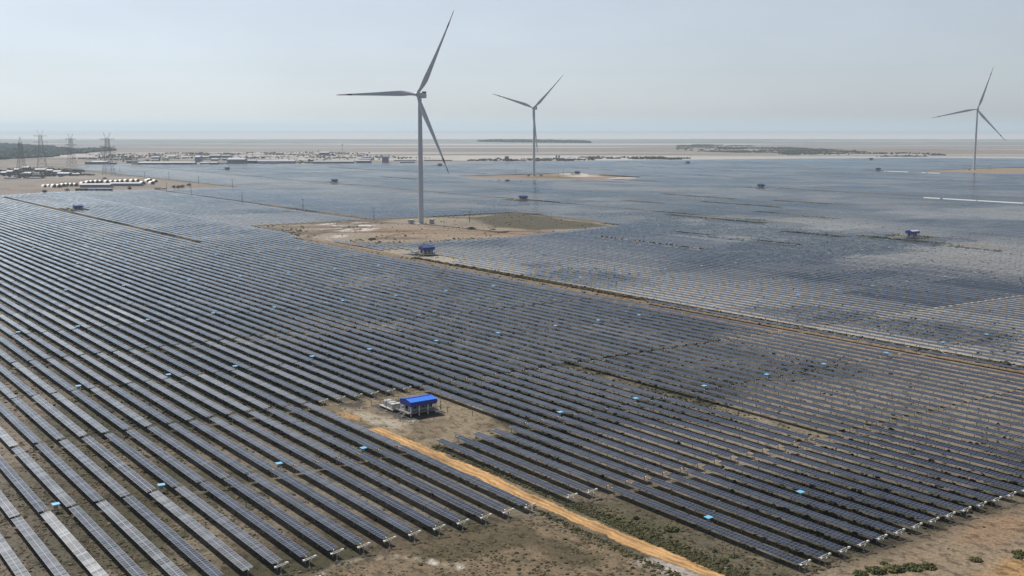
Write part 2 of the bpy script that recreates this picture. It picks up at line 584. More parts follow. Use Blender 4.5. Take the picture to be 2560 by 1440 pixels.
def soil_color(x, y):
    d = np.hypot(x, y)
    big = vnoise(x, y, 140, 3, 4)
    medn = vnoise(x, y, 22, 5, 4)
    fine = vnoise(x, y, 5, 9, 3)
    sand = np.array([0.27, 0.228, 0.172]); brown = np.array([0.112, 0.086, 0.054]); olive = np.array([0.056, 0.054, 0.027])
    pale = np.array([0.35, 0.295, 0.225]); salt = np.array([0.72, 0.69, 0.66]); orange = np.array([0.50, 0.29, 0.11])
    def mixc(c, t, col):
        return c * (1 - t[..., None]) + col * t[..., None]
    c = np.broadcast_to(sand, x.shape + (3,)).copy()
    c = mixc(c, sstep(.35, .75, big) * 0.45, pale)
    # scrubby ground among the near rows on the left and along the front
    leftw = sstep(240, 120, x) * sstep(760, 380, y)
    c = mixc(c, leftw * (0.35 + 0.55 * sstep(.35, .65, medn)), brown)
    veg = sstep(.46, .62, vnoise(x, y, 30, 21, 4) + 0.25 * (fine - .5)) * (0.35 + 0.65 * leftw)
    c = mixc(c, veg * 0.8, olive)
    c = mixc(c, sstep(398, 402, x) * sstep(900, 600, y) * .8, np.array([0.50, 0.455, 0.395]))
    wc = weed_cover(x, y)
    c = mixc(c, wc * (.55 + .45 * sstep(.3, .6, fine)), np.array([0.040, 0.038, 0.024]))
    # front strip: bare grey-brown earth
    front = sstep(146, 138, y) * sstep(150, 170, x)
    c = mixc(c, front * .8, np.array([0.345, 0.262, 0.180]))
    front2 = sstep(206, 198, y) * sstep(156, 150, x)
    c = mixc(c, front2 * (0.55 + .45 * sstep(.4, .6, medn)), np.array([0.245, 0.183, 0.118]))
    c = mixc(c, front2 * sstep(.55, .68, medn) * .8, np.array([0.082, 0.072, 0.04]))
    wob = (vnoise(x, y, 6, 31, 3) - .5)
    # green verge right of the orange road, bare pale corner below it
    vg = sstep(2, -2, poly_sd(x, y, [(161, 205), (172, 200), (171, 185), (165, 162), (161, 164)]) + 6 * wob)
    c = mixc(c, vg * .8 * (.4 + .6 * sstep(.35, .6, fine)), np.array([0.095, 0.098, 0.045]))
    ps = sstep(1.5, -1.5, poly_sd(x, y, [(152, 171), (156.5, 168), (160, 152), (158, 148), (152, 158)]) + 8 * wob)
    c = mixc(c, ps * .75, np.array([0.56, 0.50, 0.46]))
    # pale curved cart track in the front
    pts = [(93.5, 199), (95.5, 202), (99, 203.6), (103, 204), (107, 203), (111, 201.5), (114, 199), (116.3, 195), (118.5, 191), (120, 188)]
    dd = np.full(x.shape, 1e9)
    for i in range(len(pts) - 1):
        (ax, ay), (bx, by) = pts[i], pts[i + 1]
        ex, ey = bx - ax, by - ay
        t = np.clip(((x - ax) * ex + (y - ay) * ey) / (ex * ex + ey * ey), 0, 1)
        dd = np.minimum(dd, np.hypot(x - ax - t * ex, y - ay - t * ey))
    c = mixc(c, sstep(.7, .1, dd + 1.2 * wob) * .6, np.array([0.45, 0.40, 0.32]))
    for (qx, qy, qr) in ((94.2, 200.3, 1.5), (116.8, 193.6, 1.3), (119.7, 188.4, 1.0)):
        c = mixc(c, sstep(qr, qr * .4, np.hypot(x - qx, y - qy) + 2 * wob) * .9, np.array([0.68, 0.63, 0.56]))
    # cleared yard round the near hut
    yd = sstep(2.5, -2.5, poly_sd(x, y, [(156, 329), (198, 330), (199, 300), (190, 268), (160, 267), (156, 290)]) + 7 * wob)
    c = mixc(c, yd * .85, np.array([0.31, 0.245, 0.165]))
    c = mixc(c, yd * sstep(.5, .62, vnoise(x, y, 9, 44, 4)) * .65, np.array([0.16, 0.125, 0.085]))
    py_ = sstep(1.5, -2, poly_sd(x, y, [(161, 322), (168.5, 303), (169, 296), (172, 293), (163, 290), (159.5, 300), (159, 312)]) + 5 * wob)
    c = mixc(c, py_ * .9, np.array([0.47, 0.41, 0.32]))
    oy = sstep(1.2, -1.2, poly_sd(x, y, [(156.5, 320), (160.5, 316), (160.5, 305), (157, 307)]) + 5 * wob)
    c = mixc(c, oy * .9, np.array([0.48, 0.27, 0.11]))
    dk = sstep(1.2, -1, poly_sd(x, y, [(163, 327), (171, 328), (170.5, 322), (165, 320)]) + 4 * wob)
    c = mixc(c, dk * .9, np.array([0.07, 0.062, 0.055]))
    # right front: wheel tracks on bare earth
    tr = np.zeros(x.shape)
    for (o, s) in ((0, 1), (1.8, 1), (4.4, .7), (6.2, .7)):
        line = 141.5 - o + 1.6 * np.sin((x - 200) / 14.0)
        tr = np.maximum(tr, s * sstep(.7, .2, np.abs(y - line) + .5 * wob))
    c = mixc(c, tr * sstep(176, 200, x) * sstep(262, 240, x) * .45, np.array([0.21, 0.16, 0.115]))
    rb = sstep(2, -2, poly_sd(x, y, [(196, 122), (215, 124), (240, 128), (240, 112), (196, 112)]) + 6 * wob)
    c = mixc(c, rb * .8, np.array([0.47, 0.28, 0.12]))
    rd = sstep(3, -3, poly_sd(x, y, [(216, 137), (232, 142), (245, 140), (240, 131), (222, 130)]) + 6 * wob)
    c = mixc(c, rd * .5, np.array([0.33, 0.20, 0.12]))
    # turbine pads
    wob2 = (vnoise(x, y, 40, 61, 4) - .5)
    def G(*pts): return [(at(a, b).x, at(a, b).y) for a, b in pts]
    p1 = sstep(6, -6, poly_sd(x, y, PAD1) + 14 * wob2)
    u0_ = x * math.sin(HEAD) + y * math.cos(HEAD); w0_ = x * math.cos(HEAD) - y * math.sin(HEAD)
    strk = vnoise(w0_ * .45 + 12 * wob2, u0_, 22, 71, 4)           # graded and driven over in long sweeps
    c = mixc(c, p1 * .9, np.array([0.30, 0.25, 0.20]))
    red = sstep(12, -12, poly_sd(x, y, G((880, 575), (1000, 562), (1200, 572), (1400, 582), (1260, 596), (1080, 600), (930, 596))) + 45 * wob2)
    c = mixc(c, red * .65, np.array([0.34, 0.225, 0.15]))
    c = mixc(c, p1 * sstep(.52, .64, strk) * .75, np.array([0.155, 0.105, 0.075]))
    c = mixc(c, p1 * sstep(.47, .38, strk) * .5, np.array([0.40, 0.33, 0.25]))
    wt = sstep(9, -9, poly_sd(x, y, G((815, 566), (870, 555), (930, 562), (900, 575), (880, 592), (830, 598), (850, 580))) + 70 * wob2)
    c = mixc(c, wt * sstep(.46, .56, vnoise(w0_ * .6, u0_, 14, 81, 4)) * .95, salt * 1.1)
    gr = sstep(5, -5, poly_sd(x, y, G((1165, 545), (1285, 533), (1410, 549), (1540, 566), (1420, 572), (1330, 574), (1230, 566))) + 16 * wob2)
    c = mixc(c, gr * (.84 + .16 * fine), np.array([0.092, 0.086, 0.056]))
    mid1 = sstep(8, -8, poly_sd(x, y, G((960, 556), (1030, 548), (1165, 545), (1230, 566), (1150, 570), (1090, 562))) + 20 * wob2)
    c = mixc(c, mid1 * (.4 + .5 * fine), np.array([0.33, 0.29, 0.225]))
    lf = sstep(8, -8, poly_sd(x, y, G((640, 568), (690, 568), (740, 576), (735, 588), (690, 582))) + 20 * wob2)
    c = mixc(c, lf * .7, np.array([0.13, 0.11, 0.075]))
    trk = np.full(x.shape, 1e9)
    for line in (((765, 597), (775, 590), (810, 582), (850, 574), (900, 560), (960, 556), (1045, 562)), ((1060, 566), (1150, 574), (1260, 580), (1330, 578)), ((930, 600), (1000, 585), (1100, 583), (1240, 586))):
        L_ = G(*line)
        for (ax, ay), (bx, by) in zip(L_[:-1], L_[1:]):
            ex, ey = bx - ax, by - ay
            t = np.clip(((x - ax) * ex + (y - ay) * ey) / (ex * ex + ey * ey), 0, 1)
            trk = np.minimum(trk, np.hypot(x - ax - t * ex, y - ay - t * ey))
    c = mixc(c, sstep(4.5, 1.5, np.abs(trk + 3 * wob2)) * p1 * .6, np.array([0.12, 0.085, 0.065]))
    for P, col in ((PAD2, (0.36, 0.265, 0.20)), (PAD3, (0.38, 0.28, 0.20))):
        q = sstep(14, -10, poly_sd(x, y, P) + 30 * wob2)
        c = mixc(c, q * .85, np.array(col))
    g2 = sstep(14, -14, poly_sd(x, y, [(1200, 1660), (1240, 1740), (1310, 1760), (1330, 1660), (1270, 1600)]) + 50 * wob2)
    c = mixc(c, g2 * .8, np.array([0.22, 0.18, 0.12]))
    s2 = sstep(14, -14, poly_sd(x, y, [(1330, 1700), (1350, 1780), (1440, 1800), (1400, 1560), (1330, 1560)]) + 60 * wob2)
    c = mixc(c, s2 * sstep(.42, .55, vnoise(x, y, 60, 91, 3)) * .85, salt)
    # maintenance corridors
    def corridor(v0, v1, a, b, col, s=.8):
        nonlocal c
        t = sstep(v0 - .8, v0 + .8, x + 2.4 * wob) * sstep(v1 + .8, v1 - .8, x + 2.4 * wob) * sstep(a - 20, a, y) * sstep(b + 20, b, y)
        c = mixc(c, t * s, np.array(col))
    corridor(380.5, 387.0, 150, 520, (0.33, 0.215, 0.135))
    corridor(391.5, 397.5, 150, 860, (0.27, 0.18, 0.11))
    corridor(380.5, 390, 470, 860, (0.26, 0.215, 0.165), .6)
    corridor(304.5, 312, 850, 1580, (0.13, 0.105, 0.08))
    corridor(522, 532, 975, 1660, (0.16, 0.135, 0.105))
    corridor(826, 841, 700, 2700, (0.075, 0.068, 0.05))
    for (mv, a, b) in MISSING:
        hw = 4.5 if mv > 700 else 2.5
        t = sstep(hw + 2, hw - 1, np.abs(x - mv)) * sstep(a - 6, a + 4, y) * sstep(b + 6, b - 4, y)
        if mv > 300:
            c = mixc(c, t * .9, np.array([0.055, 0.053, 0.038]))  # shade of the left-out rows painted into the soil
    # land beyond the field: buff flats with long streaks, then salt
    far = sstep(-30, 60, poly_sd(x, y, [(-3000, 200), (40, 200), (311, 1630), (419, 1690), (486, 1668), (540, 1645), (655, 1648), (655, 2690)] + FIELD_FAR[1:] + [(6000, 1400), (6000, -3000), (-3000, -3000)]))
    u_ = x * math.sin(HEAD) + y * math.cos(HEAD)      # depth seen from the drone
    w_ = x * math.cos(HEAD) - y * math.sin(HEAD)
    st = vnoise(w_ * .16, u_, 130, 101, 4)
    fl = sstep(4200, 7000, u_)[..., None]  # distance haze painted as a bluer tone on the far flats
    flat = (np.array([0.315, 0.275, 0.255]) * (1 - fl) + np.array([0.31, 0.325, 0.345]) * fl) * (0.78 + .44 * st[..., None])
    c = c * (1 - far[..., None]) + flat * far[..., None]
    stv = sstep(.60, .72, vnoise(w_ * .12, u_, 230, 111, 4)) * far * sstep(2500, 4000, u_)
    c = mixc(c, stv * .6, np.array([0.14, 0.14, 0.11]))
    sts = sstep(.62, .7, vnoise(w_ * .1, u_, 300, 121, 3)) * far
    c = mixc(c, sts * .6, salt)
    vil = sstep(120, -80, poly_sd(x, y, [(560, 2000), (300, 1980), (380, 2700), (640, 3600), (1500, 3900), (1900, 3400), (1600, 2560), (1260, 2680), (1000, 2860), (800, 2910), (640, 2700)]) + 120 * wob2)
    c = mixc(c, vil * far * sstep(.4, .6, vnoise(x, y, 60, 131, 4)) * .6, np.array([0.20, 0.19, 0.165]))
    camp = sstep(40, -20, poly_sd(x, y, [(280, 1640), (300, 1700), (430, 2050), (660, 2080), (655, 1655), (540, 1650), (486, 1675), (419, 1697)]))
    c = mixc(c, camp * .8, np.array([0.32, 0.265, 0.225]) )
    c = mixc(c, camp * sstep(.58, .64, vnoise(x, y * .5, 34, 141, 3)) * .6, np.array([0.22, 0.17, 0.14]))
    # salt flats / shallow water before the horizon
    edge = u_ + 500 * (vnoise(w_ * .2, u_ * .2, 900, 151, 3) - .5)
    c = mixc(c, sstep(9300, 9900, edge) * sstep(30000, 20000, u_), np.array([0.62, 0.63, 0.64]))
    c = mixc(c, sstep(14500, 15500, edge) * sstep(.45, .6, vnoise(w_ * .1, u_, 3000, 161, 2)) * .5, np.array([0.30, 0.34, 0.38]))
    return np.clip(c * .70, 0.01, 0.9)

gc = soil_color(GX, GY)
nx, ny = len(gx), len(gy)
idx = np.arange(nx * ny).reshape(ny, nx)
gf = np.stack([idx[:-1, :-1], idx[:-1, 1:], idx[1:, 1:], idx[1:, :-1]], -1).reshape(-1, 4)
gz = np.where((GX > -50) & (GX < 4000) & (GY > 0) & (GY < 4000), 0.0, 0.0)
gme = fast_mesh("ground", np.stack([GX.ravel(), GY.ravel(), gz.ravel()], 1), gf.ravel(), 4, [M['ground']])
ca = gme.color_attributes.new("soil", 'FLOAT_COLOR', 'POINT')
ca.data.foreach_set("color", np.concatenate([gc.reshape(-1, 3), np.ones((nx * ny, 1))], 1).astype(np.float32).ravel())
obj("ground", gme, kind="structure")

# haze: one closed box of thin dusty air
hz = bpy.data.materials.new("haze_air")
hz.use_nodes = True
t = hz.node_tree
t.nodes.clear()
vp = t.nodes.new("ShaderNodeVolumePrincipled")
vp.inputs["Color"].default_value = (0.575, 0.68, 0.765, 1)
vp.inputs["Density"].default_value = 5.6e-5
vp.inputs["Anisotropy"].default_value = 0.25
ou = t.nodes.new("ShaderNodeOutputMaterial")
t.links.new(vp.outputs[0], ou.inputs["Volume"])
hb = MB().box((0, 0, 114.5), (132000, 132000, 231))
obj("haze", hb.mesh("haze", hz), kind="stuff")

# ------------------------------------------------------------------ orange dirt road and tracks (ragged sheets)
def ragged_strip(name, path, half, z, colf, step=1.2, rag=0.6, seed=1, across=9):
    """a dirt sheet along a path (list of points); ragged edges; colour from colf(s, t)"""
    P = [Vector(p) for p in path]
    pts = []
    for i in range(len(P) - 1):
        n = max(1, int((P[i + 1] - P[i]).length / step))
        for j in range(n):
            pts.append(P[i].lerp(P[i + 1], j / n))
    pts.append(P[-1])
    V, C, F = [], [], []
    s = 0.0
    for i, p in enumerate(pts):
        d = (pts[min(i + 1, len(pts) - 1)] - pts[max(i - 1, 0)]).normalized()
        nrm = Vector((-d.y, d.x))
        s += 0 if i == 0 else (p - pts[i - 1]).length
        l = half + rag * 2 * (float(vnoise(np.array([s]), np.array([0.]), 4, seed, 3)[0]) - .5) + .5 * rag * (random.random() - .5)
        r = half + rag * 2 * (float(vnoise(np.array([s]), np.array([50.]), 4, seed + 5, 3)[0]) - .5) + .5 * rag * (random.random() - .5)
        for a in range(across):
            tt = a / (across - 1)
            q = p + nrm * (l + (-r - l) * tt)
            V.append((q.x, q.y, z))
            C.append((*colf(s, 2 * tt - 1), 1))
        if i:
            for a in range(across - 1):
                b0 = (i - 1) * across + a
                F.append((b0, b0 + 1, b0 + across + 1, b0 + across))
    me = bpy.data.meshes.new(name)
    me.from_pydata(V, [], F)
    me.materials.append(M['road'])
    ca_ = me.color_attributes.new("soil", 'FLOAT_COLOR', 'POINT')
    ca_.data.foreach_set("color", np.array(C, np.float32).ravel())
    return obj(name, me, kind="structure")

def road_col(s, t):
    rut = math.exp(-((abs(t) - .42) / .13) ** 2)
    n = float(vnoise(np.array([s]), np.array([t * 4]), 9, 3, 3)[0])
    edge = max(0, abs(t) - .72) / .28
    n2 = float(vnoise(np.array([s * .3]), np.array([t * 6]), 1.5, 8, 3)[0])
    k = 0.92 + .6 * (n - .5) + .8 * (n2 - .5) - .34 * rut - .34 * edge
    return (0.46 * k, 0.282 * k * (1 - .10 * rut), 0.128 * k * (1 - .12 * rut))
ragged_strip("dirt_road", [(157.6, 295), (158.0, 285), (158.3, 270), (158.2, 206), (158.6, 180), (159.6, 165), (161.2, 150), (163, 136), (166, 118), (170, 95)],
             2.3, 0.02, road_col, step=.6, rag=1.1, across=15)

# ------------------------------------------------------------------ solar trackers
MOD_W, MOD_P = 1.12, 1.145          # module width along the row, and its pitch
def module_geo(mb, y, rx=0.0, ry=0.0, L=None):
    rot = Euler((rx, ry, 0)).to_matrix()
    hx, hy, h = TW / 2, MOD_W / 2, .018
    def P(x, yy, z): return rot @ Vector((x, yy, z)) + Vector((0, y, 0))
    v = [P(-hx, -hy, -h), P(hx, -hy, -h), P(hx, hy, -h), P(-hx, hy, -h), P(-hx, -hy, h), P(hx, -hy, h), P(hx, hy, h), P(-hx, hy, h)]
    mb.add(v, [(4, 5, 6, 7), (0, 1, 5, 4), (1, 2, 6, 5), (2, 3, 7, 6), (3, 0, 4, 7)], 1)
    mb.add(v[:4], [(3, 2, 1, 0)], 2)
    fw, gap, z = .05, .045, h + .003
    for sx in (-1, 1):
        a, b = (gap, hx - fw) if sx > 0 else (-hx + fw, -gap)
        yy = hy - .045
        mb.add([P(a, -yy, z), P(b, -yy, z), P(b, yy, z), P(a, yy, z)], [(0, 1, 2, 3)], 0)

def set_rand(me, per_face):
    a = me.attributes.new("mod_rand", 'FLOAT', 'FACE')
    a.data.foreach_set("value", np.asarray(per_face, np.float32))

GM = [M['glass'], M['alu'], M['back']]
mod_meshes = []
for i in range(24):
    mb = MB(); module_geo(mb, 0)
    me = mb.mesh("solar_panel", GM)
    set_rand(me, [random.random()] * len(mb.f))
    mod_meshes.append(me)

def panel_run_mesh(length, seed):
    rr = random.Random(seed)
    mb, rnd = MB(), []
    n = int(length / MOD_P)
    drift = 0.0
    for i in range(n):
        y = (i - (n - 1) / 2) * MOD_P
        drift += rr.gauss(0, .0012)
        module_geo(mb, y, rr.gauss(0, .006), drift + rr.gauss(0, .004))
        rnd += [rr.random()] * 8
    me = mb.mesh("solar_panel_run", GM)
    set_rand(me, rnd)
    return me
run_cache = {}
def run_mesh(length):
    key = round(length / MOD_P)
    if abs(key - 53) <= 1:
        key = (53, random.randrange(8))
    else:
        key = (key, 0)
    if key not in run_cache:
        run_cache[key] = panel_run_mesh(length, hash(key) & 0xffff)
    return run_cache[key]

tube_cache, post_cache = {}, {}
def tube_mesh(L):
    k = round(L, 1)
    if k not in tube_cache:
        tube_cache[k] = MB().beam((0, -L / 2 + .1, 0), (0, L / 2 - .1, 0), .16, n=6).mesh("torque_tube", M['steel'])
    return tube_cache[k]
post_me = MB().box((0, 0, .66), (.16, .12, 2.12)).box((0, 0, 1.7), (.24, .3, .1)).mesh("post", M['steel'])
def posts_y(L):
    n = max(2, int(round(L / 7.6)) + 1)
    return [(-L / 2 + .8) + (L - 1.6) * i / (n - 1) for i in range(n)]
def posts_mesh(L):
    k = round(L, 1)
    if k not in post_cache:
        mb = MB()
        for y in posts_y(L):
            mb.box((0, y, .66), (.16, .12, 2.12))
        post_cache[k] = mb.mesh("posts", M['steel'])
    return post_cache[k]

ONES = ["", "first", "second", "third", "fourth", "fifth", "sixth", "seventh", "eighth", "ninth", "tenth", "eleventh", "twelfth", "thirteenth",
        "fourteenth", "fifteenth", "sixteenth", "seventeenth", "eighteenth", "nineteenth"]
TENS = ["", "", "twenty", "thirty", "forty", "fifty", "sixty", "seventy"]
def ordw(n):
    if n < 20: return ONES[n]
    if n % 10 == 0: return {20: "twentieth", 30: "thirtieth", 40: "fortieth", 50: "fiftieth", 60: "sixtieth"}.get(n, str(n))
    return TENS[n // 10] + "-" + ONES[n % 10]

vis_rank = {}
for k in sorted(set(int(TB[i, 0]) for i in ind_ids)):
    ids = [i for i in range(len(TB)) if int(TB[i, 0]) == k and inview[i]]
    ids.sort(key=lambda i: TB[i, 2])
    for r_, i in enumerate(ids):
        vis_rank[i] = r_ + 1

def lie(v, u):
    """gentle unevenness of the ground under the rows"""
    return (-.36 if v > 395 else 0) + .5 * (float(vnoise(np.array([v]), np.array([u]), 90, 501, 2)[0]) - .5)
rt = random.Random(5)
def table_tilt(k, u):
    """trackers do not all stop at exactly the same angle"""
    r1 = random.Random(int(k) * 131 + int(round((u - U0) / (2 * SEG))) * 7)
    t_ = (TILT if row_v(k) < 395 else (R(4.5) if row_v(k) < 650 else R(1.5))) + r1.gauss(0, R(1.3))
    if r1.random() < .2 and row_v(k) < 0.24 * u + 28:
        t_ += R(r1.uniform(2, 6))
    return t_

for n_, i in enumerate(ind_ids):
    k, v, ua, ub = TB[i]
    k = int(k); L = ub - ua; ym = (ua + ub) / 2
    side = f"{ordw(11 - k)} row left" if k <= 10 else (f"{ordw(k - 10)} row right")
    if k == 11:
        lab = f"solar tracker, {ordw(vis_rank[i])} segment of the row that starts straight behind the orange road"
    else:
        lab = f"solar tracker, {ordw(vis_rank[i])} visible segment, counted from below, in the {side} of orange road"
    tr_ = thing("solar_tracker", lab, "solar tracker", (v, ym, lie(v, ym)), 0, "solar trackers in long parallel rows")
    th = -table_tilt(k, ym)
    gl = (.25 + .75 * random.Random(int(k) * 17 + int(ym)).random()) * float(vnoise(np.array([v * 3.0]), np.array([ym]), 120, 611, 2)[0]) ** 1.6 * 1.15 + .05
    TCOL = (gl, gl, gl, 1)
    obj("torque_tube", tube_mesh(L), tr_, (0, 0, Z_C - .12))
    if n_ < N_DETAIL:
        nm = int(L / MOD_P)
        rr = random.Random(i)
        drift = 0
        for q in range(nm):
            drift += rr.gauss(0, .0012)
            obj("solar_panel", rr.choice(mod_meshes), tr_, (0, (q - (nm - 1) / 2) * MOD_P, Z_C), (rr.gauss(0, .006), th + drift + rr.gauss(0, .004), 0)).color = TCOL
        for y in posts_y(L):
            obj("post", post_me, tr_, (0, y, 0))
    else:
        obj("solar_panel_run", run_mesh(L), tr_, (0, 0, Z_C), (0, th, 0), kind="stuff").color = TCOL
        obj("posts", posts_mesh(L), tr_, (0, 0, 0), kind="stuff")

# all other trackers of the field: one object
ind_set = set(ind_ids)
rest = [i for i in range(len(TB)) if i not in ind_set]
V, F, MI, RN = [], [], [], []
def field_quads(rest):
    Vs, Fs, Ms, Rs = [], [], [], []
    base = 0
    for i in rest:
        k, v, ua, ub = TB[i]
        d = pd[i]
        L = ub - ua
        th = table_tilt(k, (ua + ub) / 2)
        ct, st_ = math.cos(th) * TW / 2, math.sin(th) * TW / 2
        Zc = Z_C + lie(v, (ua + ub) / 2)
        zn, zf = Zc - st_, Zc + st_
        # slab: edge strips of frame round glass, 4 sides
        ns = 10 if d < 900 else (5 if d < 1500 else 2)
        hx = ct
        x0, x1 = v - hx, v + hx
        ys = np.linspace(ua, ub, ns + 1)
        Vs += [(x0, ua, zn - .035), (x1, ua, zf - .035), (x1, ub, zf - .035), (x0, ub, zn - .035),
               (x0, ua, zn), (x1, ua, zf), (x1, ub, zf), (x0, ub, zn)]
        b = base
        Fs += [(b, b + 1, b + 5, b + 4), (b + 1, b + 2, b + 6, b + 5), (b + 2, b + 3, b + 7, b + 6), (b + 3, b, b + 4, b + 7), (b + 3, b + 2, b + 1, b), (b + 4, b + 5, b + 6, b + 7)]
        Ms += [1, 1, 1, 1, 2, 1]
        Rs += [0] * 6
        base += 8
        e = .05 / (TW / 2)
        for s in range(ns):
            jt = random.gauss(0, .008)
            a0, a1 = ys[s] + .03, ys[s + 1] - .03
            halves = ((-1 + e, -.04), (.04, 1 - e)) if d < 900 else ((-1 + e, 1 - e),)
            rv = random.random()
            for (p, q) in halves:
                Vs += [(v + p * hx, a0, Zc + p * st_ + .004 - jt * .5), (v + q * hx, a0, Zc + q * st_ + .004 - jt * .5 + .0),
                       (v + q * hx, a1, Zc + q * st_ + .004 + jt * .5 + .012), (v + p * hx, a1, Zc + p * st_ + .004 + jt * .5 + .012)]
                Fs.append((base, base + 1, base + 2, base + 3))
                Ms.append(0); Rs.append(rv)
                base += 4
        if d < 1000:
            for y in posts_y(L):
                yy = (ua + ub) / 2 + y
                for (ax, ay) in ((.09, 0), (0, .07)):
                    Vs += [(v - ax, yy - ay, 0), (v + ax, yy + ay, 0), (v + ax, yy + ay, 1.75), (v - ax, yy - ay, 1.75)]
                    Fs.append((base, base + 1, base + 2, base + 3)); Ms.append(3); Rs.append(0)
                    base += 4
    return Vs, Fs, Ms, Rs
Vs, Fs, Ms, Rs = field_quads(rest)
fme = fast_mesh("solar_tracker_field", np.array(Vs), np.array(Fs).ravel(), 4, [M['glass'], M['alu'], M['back'], M['steel']], Ms)
if len(fme.polygons) == len(Rs):
    set_rand(fme, Rs)
obj("solar_tracker_field", fme, kind="stuff", label="far rows of solar trackers running to the horizon").color = (.25, .25, .25, 1)

# tracker rows stalled at a steep angle, their sun flash painted as white modules
M['flash_white'] = mat("painted_white_glint", (0.50, 0.50, 0.49), 0.4)
def steep_row(v, u0, u1, label, tilt=R(26)):
    t_ = thing("solar_tracker", label, "solar tracker", (v, (u0 + u1) / 2, 0), 0, "solar trackers stalled at a steep angle")
    L = u1 - u0
    obj("torque_tube", tube_mesh(round(L, 0)), t_, (0, 0, Z_C))
    wm = panel_run_mesh(L, int(v)); wm.materials[1] = M['flash_white']; wm.materials.append(M['flash_white'])
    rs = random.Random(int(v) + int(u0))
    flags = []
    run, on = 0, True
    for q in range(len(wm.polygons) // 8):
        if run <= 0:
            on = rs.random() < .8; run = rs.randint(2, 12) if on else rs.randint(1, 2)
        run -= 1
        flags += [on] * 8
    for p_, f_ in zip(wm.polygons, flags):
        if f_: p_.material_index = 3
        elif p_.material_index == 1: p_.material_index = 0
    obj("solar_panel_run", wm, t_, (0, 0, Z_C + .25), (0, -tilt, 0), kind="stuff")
    obj("posts", posts_mesh(round(L, 0)), t_, (0, 0, 0), kind="stuff")
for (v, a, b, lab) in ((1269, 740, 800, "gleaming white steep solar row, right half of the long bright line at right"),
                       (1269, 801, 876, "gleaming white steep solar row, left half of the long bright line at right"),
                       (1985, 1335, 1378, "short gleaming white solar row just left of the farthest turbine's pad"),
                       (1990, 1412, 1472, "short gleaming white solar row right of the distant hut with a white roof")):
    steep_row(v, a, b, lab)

# ------------------------------------------------------------------ cleaning robot docks at the row ends
def make_dock(loc, label, group):
    t_ = thing("cleaning_robot_dock", label, "robot dock", loc, 0, group)
    part("post", DOCK['post'], t_)
    part("beam", DOCK['beam'], t_)
    part("guide_rail", DOCK['rail'], t_)
    part("motor_housing", DOCK['big'], t_)
    part("end_box", DOCK['small'], t_)
    return t_
tz = math.tan(TILT)
DOCK = {
    'post': MB().box((0, 0, .85), (.14, .14, 1.7)).box((0, 0, .05), (.5, .5, .1)).mesh("post", M['steel']),
    'beam': MB().beam((-1.25, 0, 1.78 - 1.25 * tz), (1.35, 0, 1.78 + 1.35 * tz), .2).beam((0, 0, 1.15), (.7, 0, 1.78), .08).mesh("beam", M['steel']),
    'rail': MB().beam((-1.14, .55, 1.86 - 1.14 * tz), (1.14, .55, 1.86 + 1.14 * tz), .1).beam((-1.1, 0, 1.8 - 1.1 * tz), (-1.1, .9, 1.82 - 1.1 * tz), .12).mesh("guide_rail", M['white']),
    'big': MB().box((1.3, 0, 1.98 + 1.3 * tz), (.62, .42, .3)).box((1.3, 0, 2.15 + 1.3 * tz), (.5, .3, .05)).mesh("motor_housing", M['white']),
    'small': MB().box((-1.22, .02, 1.9 - 1.2 * tz), (.42, .36, .24)).mesh("end_box", M['white']),
}
proto = None
docks = []
for k in range(0, 11): docks.append((k, U0 - .6, f"white robot dock at the lower end of the {ordw(11 - k)} solar row left of orange road", "robot docks left of the road"))
for k in (12, 13): docks.append((k, U0 - .6, f"white robot dock on the {'shortest' if k == 12 else 'second'} row beside the orange road's green verge", "robot docks right of the road"))
for k in range(14, 29): docks.append((k, 145.0, f"white robot dock at the lower right field edge, {ordw(k - 13)} from the lowest corner", "robot docks along the bare right front"))
for k in range(11, 17): docks.append((k, U0 + 2 * SEG - .6, f"small robot dock behind the blue hut's yard, {ordw(k - 10)} from the left", "robot docks behind the near hut"))
for (k, u, lab, grp) in docks:
    if proto is None:
        proto = make_dock((row_v(k), u, 0), lab, grp); o = proto
    else:
        o = copy_tree(proto)
        o.location = (row_v(k), u, 0)
        tag(o, lab, "robot dock", grp)

# ------------------------------------------------------------------ pale blue inverter canopies
can_c = MB().box((0, 0, 0), (1.75, 1.5, .05), rot=Euler((R(4), 0, 0)).to_matrix()).mesh("canopy", M['cyan'])
can_p = MB().box((0, 0, .95), (.1, .1, 1.9)).mesh("post", M['steel'])
can_b = MB().box((0, 0, 0), (.75, .4, .7)).box((0, .22, -.1), (.5, .06, .3)).mesh("inverter_box", M['grey'])
cproto = thing("inverter_canopy", "x", "inverter canopy", (0, 0, 0))
part("canopy", can_c, cproto, (0, 0, 2.0))
part("post", can_p, cproto, (-.4, 0, 0)); part("post", can_p, cproto, (.4, 0, 0))
part("inverter_box", can_b, cproto, (0, .05, 1.15))
lines = {0: (176.0, [(181, ), (212.2, )]),
         1: (272.0, [59.5, 84.9, 116.5, 142.5, 213, 244.8, 276, 307.6, 339.7, 371.7, 411, 443]),
         2: (397.0, [96.6, 129, 155, 187.3, 213, 245, 271, 303, 329, 354.6, 380.8, 404.8, 438, 470, 502, 534, 566, 598, 630]),
         3: (520.0, [102, 128, 161, 193.4, 226, 258.5, 291.6, 324, 356, 421, 453, 486, 518, 550, 583, 615, 648, 680, 713, 745, 790, 822])}
for j in range(4, 11):
    u = 520 + 122.8 * (j - 3)
    a = max(0.19 * u + 20, 0)
    lines[j] = (u, list(np.arange(a + (j * 11) % 30, min(1.62 * u, 1700), 32.4 if j < 7 else 64.8)))
EXC = [PAD1, PAD2, PAD3]
first = True
nth = 0
